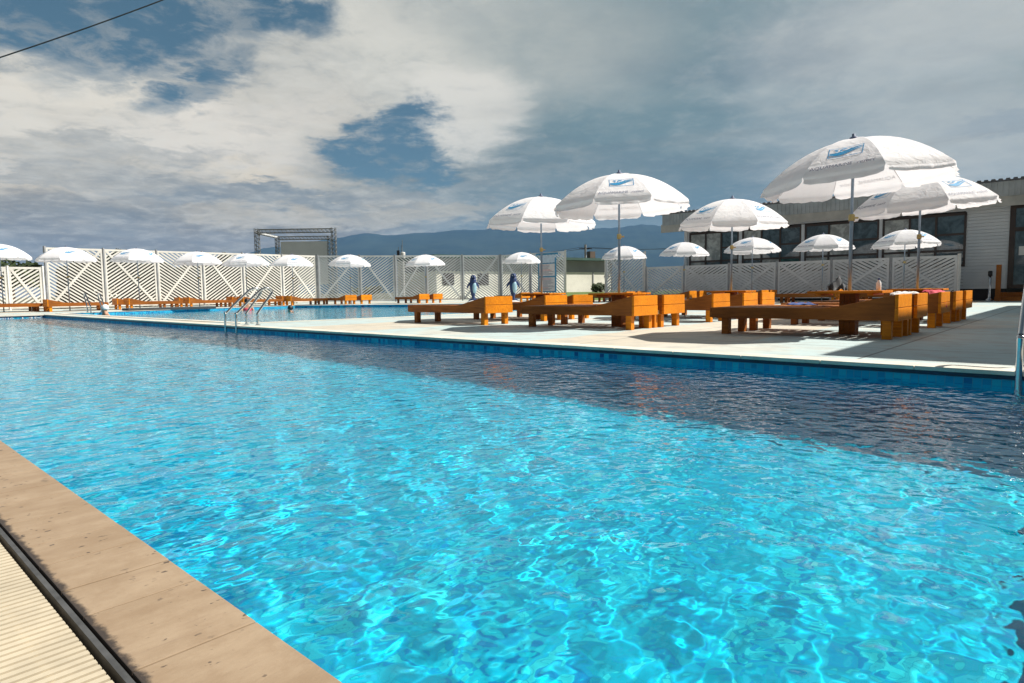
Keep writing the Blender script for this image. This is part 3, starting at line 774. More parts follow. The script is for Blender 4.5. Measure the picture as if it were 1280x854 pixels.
MB().box(.05, Lb-.05, -.012, .012, 2.18, 2.6).obj('header', vary(mat('pale_blue_board', (.5, .6, .72), .5), .1, 6.), nb)
ma, mr = MB(), MB(); z = 2.03
while z > .58:
    if not 1.28 < z < 1.46:
        w_ = random.uniform(.55, 1.)*(Lb-.26); (mr if random.random() < .3 else ma).box(.12, .12+w_, .0125, .014, z, z+.018)
    z -= .055
ma.obj('printed_lines', M_ink, nb); mr.obj('red_lines', mat('red_ink', (.5, .08, .1), .6)[0], nb)

# ------------------------------------------------------------------ pool ladders
def make_ladder(label, sp=.42):
    t = thing('pool_ladder', label, 'ladder', (0, 0, 0), 0, 'steel pool ladders')
    # local x: inland from the pool wall, z up; bent gooseneck rails
    ctrl = [(-.10, -1.0), (-.10, .14), (-.07, .24), (.30, .58), (.40, .645), (.50, .66), (.56, .61), (.54, .54), (.30, .24), (.28, .17), (.28, .01)]
    def smooth(c, n=5):
        out = []
        for i in range(len(c)-1):
            p0, p1, p2, p3 = (Vector((*c[max(0, min(len(c)-1, k))], 0)) for k in (i-1, i, i+1, i+2))
            for s in range(n):
                q = s/n; out.append(.5*((2*p1)+(p2-p0)*q+(2*p0-5*p1+4*p2-p3)*q*q+(3*p1-p0-3*p2+p3)*q**3))
        out.append(Vector((*c[-1], 0))); return out
    for s in (-1, 1):
        r = MB().tube([(p.x, s*sp/2, p.y) for p in smooth(ctrl)], .02, 10).obj('rail', M_chrome, t, smooth=True)
        MB().lathe([(.05, .0), (.05, .008), (.025, .016), (.025, .03)], 14, (.28, s*sp/2, .011)).obj('flange', M_chrome, r)
    for z in (-.35, -.62, -.9): MB().box(-.135, -.065, -sp/2+.0, sp/2-.0, z-.015, z+.015).obj('tread', M_chrome, t)
    return t
AN = math.atan2(N.y, N.x)
lad = make_ladder('steel ladder with bent rails on the strip between the two pools'); lad.location = W(11.05, PV1); lad.rotation_euler = (0, 0, AN)
recast(lad, W(25.3, 6.75), TH, 'far left steel ladder at the end of the second pool', 'steel pool ladders')
recast(lad, W(.10, PV1), AN, 'steel ladder rail cut off by the right edge of the photo', 'steel pool ladders')

# ------------------------------------------------------------------ long building on the right
VB = 28.; UL, UR = 14.2, -14.
M_siding = None
def m_siding():
    m, t, b = mat('grey_white_siding', rough=.55); g = t.new('ShaderNodeNewGeometry').outputs['Position']
    f = t.rng(t.noise(g, .8, 5), .35, .7); t.put(b.inputs['Base Color'], t.mix(f, (.50, .52, .54), (.60, .61, .62))); return m
M_siding = m_siding()
M_frame = vary(mat('dark_brown_frame', (.028, .014, .010), .4), .3, 3.)
M_corr = vary(mat('grey_corrugated_sheet', (.36, .37, .37), .5, .2), .15, 2.)
M_roofd = vary(mat('dark_roof_edge', (.10, .10, .11), .6), .2, 2.)
M_soff = vary(mat('beige_fascia_board', (.40, .38, .34), .6), .15, 2.)
M_plinth = vary(mat('black_plinth', (.02, .02, .022), .7), .3, 2.)
def m_glass(name, c):
    m, t, b = mat(name, c, .04, 0., .6); g = t.new('ShaderNodeNewGeometry').outputs['Position']
    f = t.noise(g, 2.6, 6, .65, .5); t.put(b.inputs['Base Color'], t.mix(t.rng(f, .4, .65), c, tuple(min(1, k*1.9+.012) for k in c)))
    bn = t.new('ShaderNodeBump'); bn.inputs['Strength'].default_value = .05; bn.inputs['Distance'].default_value = .05
    t.put(bn.inputs['Height'], t.noise(g, .9, 2)); t.put(b.inputs['Normal'], bn.outputs[0]); return m
M_glass = m_glass('dark_window_glass', (.045, .07, .085)); M_curt = m_glass('curtained_window_glass', (.25, .26, .25)); M_teal = m_glass('teal_window_glass', (.01, .06, .055))
bld = thing('long_building', 'long single storey building with grey siding and dark windows', 'building', (0, 0, 0), 0)
WZ0, WZ1 = 1.22, 3.14; ZS0, ZS1 = .42, 3.3
WU0, WU1 = 3.46, 14.02          # window strip
DU0, DU1 = .2, 2.2              # door opening
mb = MB(); zz = ZS0
while zz < ZS1-.01:            # lapped siding boards, each tilted a little
    z2 = min(zz+.115, ZS1)
    for a, b in ((UR, DU0), (DU1, WU0), (WU1, UL)) if zz < WZ1-.01 and z2 > WZ0+.01 else ((UR, DU0), (DU1, UL)):
        if zz > 3.2: a, b = a, b
        mb.prism([(VB-.003, zz), (VB+.05, zz), (VB+.05, z2-.008), (VB+.012, z2-.008)], a, b, lambda p, t: W(t, p[0], p[1]))
    zz = z2
ubox(mb, DU0, DU1, VB, VB+.06, 3.32, 3.34); ubox(mb, UR, DU0, VB+.051, VB+.07, ZS0, ZS1); ubox(mb, DU1, WU0, VB+.051, VB+.07, ZS0, ZS1)
ubox(mb, UL-.1, UL, VB+.07, VB+9, .0, 3.34); ubox(mb, UR, UL-.11, VB+8.9, VB+9, 0, 3.34)
ubox(mb, UL-.02, UL+.12, VB-.04, VB+.12, .0, 3.32)
bx = MB(); mb.obj('wall', M_siding, bld)
bx = MB(); ubox(bx, UR, DU0-.02, VB+.02, VB+.09, 0, ZS0-.005); ubox(bx, DU1+.02, UL-.03, VB+.02, VB+.09, 0, ZS0-.005); bx.obj('plinth', M_plinth, bld)
# roof: corrugated upstand over a beige fascia, small eave
rf = MB(); n = int((16-UR)/.09); prev = None
ubox(rf, UR, 15.4, VB-.42, VB+9.4, 4.06, 4.10)
roof = rf.obj('roof', M_roofd, bld)
cm = MB()
for i in range(int((15.4-UR)/.16)):
    u0 = UR+i*.16
    for du, dv in ((0, 0.), (.08, -.014)): ubox(cm, u0+du+.001, u0+du+.079, VB-.38+dv, VB-.34, 3.55, 4.05)
cm.obj('corrugated_fascia', M_corr, roof)
cm = MB()
for i in range(int((15.4-UR)/.2)): cm.prism([(UR+i*.2, 4.10), (UR+i*.2+.14, 4.10), (UR+i*.2+.12, 4.15), (UR+i*.2+.02, 4.15)], VB-.43, VB+9, lambda p, t: W(p[0], t, p[1]))
cm.obj('roof_ridges', M_roofd, roof)
cm = MB(); ubox(cm, UR, 15.38, VB-.335, VB-.30, 3.22, 3.6); ubox(cm, UR, 15.38, VB-.299, VB+.02, 3.345, 3.37); cm.obj('fascia_board', M_soff, roof)
# windows: bays between white pillars, each of several lights
ip = MB(); ubox(ip, WU0, WU1, VB+.6, VB+.64, 0, 3.3); ip.obj('room_back', M_dark, bld)
ubays = sorted([on_v(x, VB, 300) for x in (1207.5, 1103, 1099, 1006, 1002, 928, 924, 862)])
for bi in range(4):
    a, b = ubays[2*bi], ubays[2*bi+1]
    win = MB(); fw = .07
    ubox(win, a, b, VB-.035, VB+.03, WZ1-.10, WZ1); ubox(win, a, b, VB-.035, VB+.03, WZ0, WZ0+.09)
    nl = 3; edges = [a+(b-a)*q for q in (0, .345, .66, 1)]
    for q, ed in enumerate(edges):
        c = min(max(ed, a+fw/2), b-fw/2); ubox(win, c-fw/2, c+fw/2, VB-.04, VB+.028, WZ0+.09, WZ1-.10)
    for q in range(3):
        l, r = edges[q]+fw/2+(fw/2 if q == 0 else 0), edges[q+1]-fw/2-(fw/2 if q == 2 else 0)
        cuts = [WZ0+.58] if q else [WZ0+.58, WZ0+1.16]
        for zc in cuts: ubox(win, l, r, VB-.03, VB+.026, zc-.04, zc+.04)
    wo = win.obj('window', M_frame, bld)
    for q in range(3):
        l, r = edges[q]+fw/2+(fw/2 if q == 0 else 0), edges[q+1]-fw/2-(fw/2 if q == 2 else 0)
        cuts = [WZ0+.09, WZ0+.54] if q else [WZ0+.09, WZ0+.54, WZ0+.62, WZ0+1.12, WZ0+1.2]
        zs = [(WZ0+.09, WZ0+.54), (WZ0+.62, WZ1-.10)] if q else [(WZ0+.09, WZ0+.54), (WZ0+.62, WZ0+1.12), (WZ0+1.2, WZ1-.10)]
        for zi, (z0, z1) in enumerate(zs):
            mm = M_glass if q == 0 else random.choice((M_curt, M_curt, M_glass))
            if q == 0 and zi == 0 and bi in (2,): mm = M_teal
            if zi == 0 and q: mm = random.choice((M_curt, M_glass))
            pn = MB(); ubox(pn, l, r, VB+.0, VB+.008, z0, z1); pn.obj('pane', mm, wo)
    if bi < 3:
        pl = MB(); ubox(pl, b+.002, ubays[2*bi+2]-.002, VB-.05, VB+.03, WZ0, WZ1); pl.obj('pillar', M_siding, bld)
# door with transom, seen at the edge of the photo
dr = MB(); ubox(dr, DU0, DU0+.16, VB-.03, VB+.06, .42, 3.3); ubox(dr, DU1-.16, DU1, VB-.03, VB+.06, .42, 3.3); ubox(dr, DU0+.16, DU1-.16, VB-.028, VB+.058, 3.14, 3.3)
ubox(dr, DU0+.16, DU1-.16, VB-.026, VB+.056, 2.36, 2.5); ubox(dr, DU0+.16, DU1-.16, VB-.02, VB+.05, .42, .55); ubox(dr, (DU0+DU1)/2-.07, (DU0+DU1)/2+.07, VB-.02, VB+.05, .55, 2.36)
do = dr.obj('door', M_frame, bld)
pn = MB(); mid = (DU0+DU1)/2
ubox(pn, DU0+.161, DU1-.161, VB+.0, VB+.01, 2.5, 3.14); ubox(pn, DU0+.161, mid-.071, VB+.0, VB+.01, .55, 2.36); ubox(pn, mid+.071, DU1-.161, VB+.0, VB+.01, .55, 2.36)
pn.obj('glass', M_glass, do)
hd = MB(); hd.tube([W(mid+.1, VB-.06, 1.1), W(mid+.1, VB-.06, 1.6)], .018, 8); hd.obj('handle', M_chrome, do)
sg = MB(); ubox(sg, mid+.5, mid+.72, VB-.008, VB-.003, 1.55, 1.85); sg.obj('paper_notice', vary(mat('paper', (.6, .6, .58), .7), .05, 5.), do)
# wooden steps with a newel post
stp = thing('wooden_steps', 'brown wooden steps with a post below the building door', 'steps', (0, 0, 0))
for i, (va, vb, z) in enumerate(((27.0, 27.4, .14), (27.41, 27.95, .29))):
    sm = MB(); ubox(sm, -.1, 2.45, va, vb, 0, z); sm.obj('step', M_bed, stp)
sm = MB(); ubox(sm, 2.28, 2.42, 26.9, 27.02, 0, 1.22); sm.obj('newel_post', M_bed, stp)
bn = thing('ash_bin', 'slim standing ash bin against the grey siding', 'ash bin', W(2.62, 27.4), 0)
MB().lathe([(.13, 0), (.13, .02), (.05, .1), (.035, .3), (.045, .85)], 14).obj('stand', M_chrome, bn, smooth=True)
MB().lathe([(.05, .85), (.065, .87), (.065, 1.0), (.05, 1.03)], 14).obj('head', M_plinth, bn, smooth=True)

# wing of the same resort, just outside the photo on the right: it throws the straight edged shade over the deck
wing = thing('side_building', 'plain white wing with a flat roof beside the right end of the pools', 'building', (0, 0, 0))
SX, SY = -.675*math.cos(SUN_EL)/math.sin(SUN_EL)/math.hypot(.675, .738), .738*math.cos(SUN_EL)/math.sin(SUN_EL)/math.hypot(.675, .738)
HB = 5.; cu, cv = 1.62+SX*HB, 5.5+SY*HB
mb = MB(); ubox(mb, cu-7, cu-.15, cv+.15, 24.5, 0, HB-.25); mb.obj('wall', M_siding, wing)
mb = MB(); ubox(mb, cu-7.2, cu, cv, 24.7, HB-.249, HB); mb.obj('roof', M_roofd, wing)
for k in range(4):
    mb = MB(); ubox(mb, cu-.16, cu-.13, cv+2+k*3.4, cv+3.6+k*3.4, 1., 2.4); wn = mb.obj('window', M_frame, wing)
    mb = MB(); ubox(mb, cu-.129, cu-.125, cv+2.08+k*3.4, cv+3.52+k*3.4, 1.08, 2.32); mb.obj('pane', M_glass, wn)

# ------------------------------------------------------------------ things on the loungers and in the water
M_red = vary(mat('pink_cloth', (.62, .06, .10), .8), .2, 9.); M_towel = vary(mat('white_towel', (.75, .75, .74), .9), .1, 9.); M_bag = vary(mat('dark_bag_cloth', (.02, .025, .03), .7), .3, 9.)
M_dblue = vary(mat('blue_towel', (.04, .07, .22), .9), .2, 9.)
def crumple(name, m, loc, sx, sy, h, seed, label, cat, hang=0.):
    r = random.Random(seed); n = 14; vs = []; ph = [r.random()*6 for _ in range(5)]
    for i in range(n+1):
        for k in range(n+1):
            x, y = i/n*2-1, k/n*2-1
            z = h*(1-.8*max(abs(x), abs(y))**2)*(.7+.3*math.sin(3*x+ph[0])*math.cos(4*y+ph[1]))+.25*h*math.sin(7*x+5*y+ph[2])
            ov = max(0, abs(y)-.6)
            vs.append((x*sx*(1+.1*math.sin(5*y+ph[3])), y*sy*(1+.1*math.sin(6*x+ph[4])), max(.004, z)-hang*ov))
    vs += [(x, y, z-.006) for x, y, z in vs]; q = (n+1)**2
    fs = [(i*(n+1)+k, i*(n+1)+k+1, (i+1)*(n+1)+k+1, (i+1)*(n+1)+k) for i in range(n) for k in range(n)]
    fs += [tuple(reversed([z+q for z in f])) for f in fs]
    o = MB().add(vs, fs).obj(name, m, smooth=True); o.location = loc; o.rotation_euler = (0, 0, r.random()*3); return tag(o, label, cat)
crumple('pink_cloth', M_red, W(1.58, 10.12, .462), .12, .13, .04, 3, 'crumpled pink cloth on the head of a shaded lounger', 'cloth', .5)
crumple('white_towel', M_towel, W(1.62, 8.6, .448), .13, .14, .045, 5, 'white towel draped over the headboard behind the nearest lounger', 'towel', .5)
crumple('dark_bag', M_bag, W(2.35, 8.6, .503), .13, .10, .15, 7, 'small dark bag heaped at the foot of a parasol pole', 'bag')
crumple('blue_towel', M_dblue, W(2.8, 8.7, .325), .2, .14, .035, 9, 'dark blue towel on the lounger under the largest parasol', 'towel')
bt = thing('water_bottle', 'white bottle standing on the shaded table', 'bottle', W(1.8, 8.2, .504), 0); bt.scale = (.75, .75, .7)
MB().lathe([(.03, 0), (.034, .01), (.034, .12), (.014, .16), (.014, .17)], 12).obj('body', M_towel, bt, smooth=True); MB().lathe([(.016, .17), (.016, .195)], 10).obj('cap', M_dblue, bt)
# dark mat at the edge of the second pool
mb = MB(); mb.box(-1.6, 1.6, -.35, .35, .012, .10); o = mb.obj('wet_mat', vary(mat('dark_grey_foam', (.05, .055, .06), .8), .2, 6.), bevel=.02)
o.location = W(26.6, 9.6); o.rotation_euler = (0, 0, AN); tag(o, 'long dark block at the far edge of the second pool', 'block')

M_skin = vary(mat('tanned_skin', (.46, .24, .15), .55), .12, 12.); M_hair = vary(mat('black_hair', (.012, .01, .009), .5), .3, 30.)
def skin_body(joints, edges, radii, m, parent, name='body'):
    me = bpy.data.meshes.new(name); me.from_pydata(joints, edges, []); o = bpy.data.objects.new(name, me); COL.objects.link(o)
    md = o.modifiers.new('s', 'SKIN'); sv = me.skin_vertices[0].data
    for i, r in enumerate(radii): sv[i].radius = r if isinstance(r, tuple) else (r, r); sv[i].use_root = i == 0
    ss = o.modifiers.new('u', 'SUBSURF'); ss.levels = 2
    dg = bpy.context.evaluated_depsgraph_get(); dg.update(); m2 = bpy.data.meshes.new_from_object(o.evaluated_get(dg)); bpy.data.objects.remove(o)
    m2.polygons.foreach_set('use_smooth', [True]*len(m2.polygons)); m2.materials.clear(); m2.materials.append(m); m2.name = name
    q = bpy.data.objects.new(name, m2); COL.objects.link(q); q.parent = parent; return q
def swimmer(label, u, v, face, cap=None, suit=None, up=0.):
    """someone standing in the water up to the chest; local -y is forward"""
    p = W(u, v, ZW-1.30+up); t = thing('person', label, 'person', p, 0)
    t.rotation_euler = (0, 0, math.atan2(face.y, face.x)+math.pi/2)
    J = [(0, 0, .82), (0, .01, 1.0), (0, .01, 1.22), (0, .01, 1.36), (0, -.005, 1.44), (0, -.015, 1.53), (0, -.02, 1.63),      # pelvis .. crown
         (.10, 0, 1.35), (.19, .0, 1.32), (.25, -.10, 1.08), (.16, -.30, 1.06), (.13, -.38, 1.07),
         (-.10, 0, 1.35), (-.19, .0, 1.32), (-.25, -.10, 1.08), (-.16, -.30, 1.06), (-.13, -.38, 1.07),
         (.1, 0, .74), (.1, -.02, .42), (.1, 0, .06), (-.1, 0, .74), (-.1, -.02, .42), (-.1, 0, .06), (0, -.115, 1.545)]
    E_ = [(0, 1), (1, 2), (2, 3), (3, 4), (4, 5), (5, 6), (3, 7), (7, 8), (8, 9), (9, 10), (10, 11), (3, 12), (12, 13), (13, 14), (14, 15), (15, 16), (0, 17), (17, 18), (18, 19), (0, 20), (20, 21), (21, 22), (5, 23)]
    R_ = [(.15, .11), (.13, .10), (.16, .11), (.11, .08), .055, (.078, .092), (.062, .07), .06, .055, .042, .034, .03, .06, .055, .042, .034, .03, .085, .06, .045, .085, .06, .045, .014]
    skin_body(J, E_, R_, M_skin, t)
    hm = MB(); hm.lathe([(.012, .155), (.05, .145), (.082, .11), (.098, .06), (.1, .02), (.094, -.01)], 16, (0, .005, 1.54), .92, 1.08)
    hm.obj('swim_cap' if cap else 'hair', cap or M_hair, t, smooth=True)
    if not cap: pass
    for s in (-1, 1): MB().lathe([(.002, -.008), (.009, 0), (.002, .008)], 8, (s*.032, -.088, 1.56)).obj('eye', M_hair, t)
    if suit:
        MB().lathe([(.12, .84), (.135, 1.0), (.165, 1.18), (.168, 1.26), (.15, 1.29)], 18, (0, .008, 0), 1.08, .78).obj('swimsuit', suit, t, smooth=True)
    return t
def put(x, y): d = ray(x, y); t_ = (ZW-CH)/d.z; p = d*t_; return p.dot(D), p.dot(N)
u, v = 22.6, on_u(139, 22.6, 391); swimmer('swimmer in a white cap at the near edge of the second pool', u, 6.25, -N-D*.3, M_towel)
u, v = put(363, 389.5); swimmer('swimmer with only a dark wet head above the water', u, v, Vector((-.4, -1, 0)), up=-.16)
u, v = put(309, 388); swimmer('bather in a pink swimsuit behind the pool ladder', u, v, Vector((.6, -.8, 0)), suit=M_red, up=.1)

# ------------------------------------------------------------------ dolphin statues
M_dol = vary(mat('dark_blue_gloss_paint', (.018, .04, .13), .5), .25, 4.); M_belly = vary(mat('pale_blue_paint', (.33, .52, .62), .4), .1, 5.); M_plw = vary(mat('white_concrete', (.62, .64, .64), .7), .12, 5.)
def dolphin(label, loc, rz):
    t = thing('dolphin_statue', label, 'statue', loc, rz, 'dolphin statues')
    # upright body: spine curve with elliptical sections, snout to the left
    sp = [((-.235, 0, 1.30), .022, .022), ((-.18, 0, 1.315), .045, .04), ((-.13, 0, 1.33), .062, .055), ((-.09, 0, 1.37), .115, .115), ((-.03, 0, 1.36), .165, .15), ((.02, 0, 1.27), .175, .16), ((.04, 0, 1.1), .18, .18), ((.05, 0, .88), .175, .18), ((.06, 0, .66), .15, .15), ((.05, 0, .46), .11, .115), ((.02, 0, .3), .075, .085), ((-.03, 0, .19), .05, .07), ((-.06, 0, .13), .035, .06)]
    k = 16; vs = []; n = len(sp)
    for i, (c, ra, rb) in enumerate(sp):
        a = Vector(sp[max(0, i-1)][0]); b = Vector(sp[min(n-1, i+1)][0]); d = (b-a).normalized(); x = Vector((0, 1, 0)); y = d.cross(x)
        vs += [Vector(c)+x*math.cos(2*math.pi*q/k)*rb+y*math.sin(2*math.pi*q/k)*ra for q in range(k)]
    fs = [(i*k+q, i*k+(q+1) % k, (i+1)*k+(q+1) % k, (i+1)*k+q) for i in range(n-1) for q in range(k)]+[tuple(range(k-1, -1, -1)), tuple(range((n-1)*k, n*k))]
    MB().add(vs, fs).obj('body', M_dol, t, smooth=True)
    mb = MB().lathe([(.0, -.32), (.07, -.29), (.11, -.15), (.12, 0), (.11, .15), (.06, .27), (.0, .3)], 16, (0, 0, 0), .55, 1.); o = mb.obj('belly', M_belly, t, smooth=True); o.location = (-.105, -.02, .82); o.rotation_euler = (0, rad(3), 0)
    def fin(name, pts, th, loc, rot):
        o = MB().prism(pts, -th, th, lambda p, q: (p[0], q, p[1])).obj(name, M_dol, t, bevel=.01); o.location = loc; o.rotation_euler = rot
    for s in (-1, 1): fin('flipper', [(0, .06), (.10, .03), (.22, -.12), (.27, -.3), (.18, -.22), (.06, -.08), (-.02, -.05)], .022, (.0, s*.15, 1.06), (0, rad(8), s*rad(78)))
    fin('dorsal_fin', [(0, .12), (.10, .07), (.2, -.06), (.1, -.05), (0, -.1)], .02, (.2, 0, .98), (0, 0, 0))
    for s in (-1, 1): fin('tail_fluke', [(-.02, .05), (.1, .08), (.24, .02), (.3, -.07), (.16, -.05), (0, -.06)], .02, (-.05, s*.02, .15), (0, 0, s*rad(70)))
    for s in (-1, 1): MB().lathe([(.002, -.02), (.02, 0), (.002, .02)], 8, (-.12, s*.105, 1.375)).obj('eye', M_plw, t)
    MB().lathe([(.34, 0), (.34, .06), (.27, .1), (.1, .14)], 18).obj('plinth', M_plw, t)
    return t
def gp(x, y): d = ray(x, y); return Vector((0, 0, CH))+d*(-CH/d.z)
g1, g2 = gp(592, 378.6), gp(642, 378.9)
for (g_, l) in ((g1, 'left blue dolphin statue standing upright by the second pool'), (g2, 'right blue dolphin statue standing upright by the second pool')):
    p = Vector((g_.x, g_.y, 0)); q = dolphin(l, p, math.atan2(-p.y, -p.x)-rad(180)+rad(25))
    q.scale = (.92,)*3

# ------------------------------------------------------------------ beyond the fences
# truss stage with its screen
tr = thing('truss_stage', 'grey aluminium truss stage frame with a blank screen', 'stage', (0, 0, 0))
M_truss = vary(mat('grey_truss', (.24, .25, .25), .45, .5), .2, 2.)
def truss(a, b, wv, hz, parent, name):
    mb = MB(); a, b = Vector(a), Vector(b); L = (b-a).length; e = (b-a)/L
    s1 = Vector(wv); s2 = Vector(hz)
    for x in (-1, 1):
        for y in (-1, 1): mb.tube([a+s1*x+s2*y, b+s1*x+s2*y], .032, 6)
    n = max(3, int(L/(s2.length*2.2))); 
    for i in range(n):
        p, q, r = a+e*L*i/n, a+e*L*(i+.5)/n, a+e*L*(i+1)/n
        for x in (-1, 1):
            mb.tube([p+s1*x-s2, q+s1*x+s2], .02, 5); mb.tube([q+s1*x+s2, r+s1*x-s2], .02, 5)
        for y in (-1, 1):
            mb.tube([p-s1+s2*y, q+s1+s2*y], .03, 5)
    mb.obj(name, M_truss, parent)
def stage_pt(x, y, Z): p = at_depth(x, y, Z); return p
FZ, BZ = 58., 66.
a, b = stage_pt(321, 289.5, FZ), stage_pt(417, 288, FZ); zt = (a.z+b.z)/2
fx = Vector((.17, 0, 0)); fy = Vector((0, .17, 0)); fz = Vector((0, 0, .16))
truss((a.x+.2, a.y, zt), (b.x-.2, b.y, zt), fy, fz, tr, 'beam')
for p in (a, b): truss((p.x, p.y, 0), (p.x, p.y, zt+.25), fy, fx, tr, 'tower')
c, d2 = stage_pt(346.5, 298, BZ), stage_pt(416, 298, BZ); zb = c.z
truss((c.x+.2, c.y, zb), (d2.x-.35, c.y, zb), fy, fz, tr, 'beam')
for p in (c, Vector((d2.x-.35, c.y, 0))): truss((p.x, c.y, 0), (p.x, c.y, zb+.2), fy, fx, tr, 'tower')
truss((a.x, a.y, zt-.1), (c.x, c.y, zb+.1), fx*.5, fz*.6, tr, 'side_beam')
MB().box(c.x+.35, d2.x-.55, c.y-.05, c.y+.02, 1.5, zb-.35).obj('screen', vary(mat('grey_screen_cloth', (.82, .84, .85), .8), .05, .6), tr)

# white utility building across the lawn
M_cream = vary(mat('cream_render', (.80, .78, .68), .8), .12, .8); M_green = vary(mat('dark_green_roof', (.05, .11, .09), .6), .2, .8); M_tin = vary(mat('grey_tin', (.32, .32, .33), .6), .12, .6)
ub = thing('utility_building', 'cream hut with a dark green roof across the lawn', 'building', (0, 0, 0))
HZ = 47.; xa, xb = at_depth(536, 340, HZ).x, at_depth(747, 340, HZ).x
MB().box(xa, xb, HZ, HZ+5, 0, 1.95).obj('wall', M_cream, ub)
MB().box(xa, xb, HZ+.05, HZ+5, 1.951, 2.82).obj('upper_wall', M_tin, ub)
MB().box(xa-.3, xb+.7, HZ-.5, HZ+5.4, 2.83, 3.02).obj('roof', M_green, ub)
for x in (548, 585): p = at_depth(x, 340, HZ); MB().box(p.x-.35, p.x+.35, HZ-.03, HZ+.02, 1.0, 1.8).obj('window', M_frame, ub)
p = at_depth(721.5, 345, HZ); MB().box(p.x-.04, p.x+.04, HZ-.04, HZ-.004, .3, 1.94).obj('downpipe', M_tin, ub)
p = at_depth(742, 345, HZ); MB().box(p.x-.25, p.x+.1, HZ-.03, HZ-.003, 1.55, 1.7).obj('wall_plate', M_frame, ub)
for i, x in enumerate((749.5, 754, 757)): p = at_depth(x, 345, HZ+1); MB().box(p.x-.09, p.x+.09, HZ+.6+i*.2, HZ+.8+i*.2, 0, 2.82).obj('porch_post', M_frame, ub)
ch = at_depth(740.5, 330, HZ+2); MB().box(ch.x-.22, ch.x+.22, HZ+2, HZ+2.4, 3.021, 3.72).obj('chimney', vary(mat('brown_chimney', (.10, .07, .05), .8), .3, 2.), ub)
lw = MB(); gx0, gx1 = at_depth(690, 360, 40).x, at_depth(790, 360, 40).x
lw.prism([(34, -.049), (36.5, .28), (46.5, .42), (46.9, -.049)], gx0, gx1+6, lambda p, x: (x, p[0], p[1])); ST(lw.obj('lawn', vary(mat('mown_grass', (.10, .15, .03), .95), .35, 1.4, bump=.5, bscale=14)))
pp = thing('utility_pole', 'thin concrete utility pole behind the cream hut', 'pole', at_depth(732, 362.8, 70)*1.0); pp.location.z = -.05
zz = CH+(362.8-306)/800*70
MB().lathe([(.16, 0), (.11, zz)], 10).obj('shaft', vary(mat('concrete', (.3, .3, .29), .8), .15, 2.), pp); MB().box(-.7, .7, -.05, .05, zz-.5, zz-.4).obj('crossarm', M_frame, pp)
P0 = Vector((pp.location.x, 70, zz-.35))
wl = MB()
for s in (-.6, .6):
    for tgt in (at_depth(600, 320, 95), at_depth(950, 303, 50)):
        n = 12; wl.tube([P0+Vector((s, 0, 0))+(tgt-P0)*(i/n)+Vector((0, 0, -1.4*(i/n)*(1-i/n))) for i in range(n+1)], .02, 4)
tag(wl.obj('power_line', M_bag), 'thin dark wires running from the distant utility pole', 'cable')
tw = thing('water_tower', 'white rooftop tank with antennas behind the grey fence', 'tank', (0, 0, 0)); p = at_depth(503.5, 316, 90)
MB().lathe([(.34, 0), (.34, 6.05), (.30, 6.15), (.05, 6.2)], 16, (p.x, p.y, 0)).obj('tank', vary(mat('white_metal', (.7, .7, .68), .5), .1, 1.), tw)
for dx, zt_ in ((-.25, 7.2), (-.65, 6.9), (-.1, 7.9)): MB().tube([(p.x+dx, p.y+.3, 5), (p.x+dx, p.y+.3, zt_)], .035, 5).obj('antenna', M_truss, tw)
MB().box(p.x-.9, p.x+.8, p.y+.5, p.y+2.5, 0, 5.6).obj('base_block', M_cream, tw)
MB().box(p.x-.8, p.x-.45, p.y-.2, p.y+.1, 5.7, 6.4).obj('aerial_panel', M_frame, tw)
for x in (645.3, 500.0): pass

# clutter that shows through the slats
def hedge(label, A, B, h, thick, n, seed):
    r = random.Random(seed); a, b = W(*A), W(*B); e = (b-a); c = a+e*.5; t = thing('hedge', label, 'hedge', (c.x, c.y, -.05), math.atan2(e.y, e.x)); L = e.length
    m, nt, bb = mat('hedge_leaves', rough=.75); g = nt.new('ShaderNodeNewGeometry')
    nt.put(bb.inputs['Base Color'], nt.mix(nt.rng(nt.noise(g.outputs['Position'], 1.6, 5), .35, .65), (.009, .014, .007), (.035, .042, .02))); mb = MB()
    for _ in range(n):
        q = Vector((r.uniform(-L/2, L/2), r.uniform(-thick, thick), 0)); top = h*(.86+.1*math.sin(q.x*1.3)+.07*math.sin(q.x*3.7+1)); q.z = top*r.random()**.62
        s_ = r.uniform(.1, .24); d1 = Vector((r.gauss(0, 1), r.gauss(0, 1), r.gauss(0, .7))).normalized(); d2 = d1.orthogonal().normalized()
        mb.add([q-d1*s_, q+d2*s_*.5, q+d1*s_, q-d2*s_*.5], [(0, 1, 2, 3)])
    mb.obj('foliage', m, t)
    tm = MB()
    for i in range(int(L/1.2)): x = -L/2+.6+i*1.2; tm.tube([(x, 0, 0), (x+.06, .05, h*.7)], [.05, .02], 6)
    tm.obj('stems', vary(mat('hedge_stem', (.08, .06, .04), .9), .3, 5.), t)
hedge('dark clipped hedge right behind the tall sunlit fence', (36.3, 8.2), (35.4, 20.0), 2.86, .35, 8500, 3)
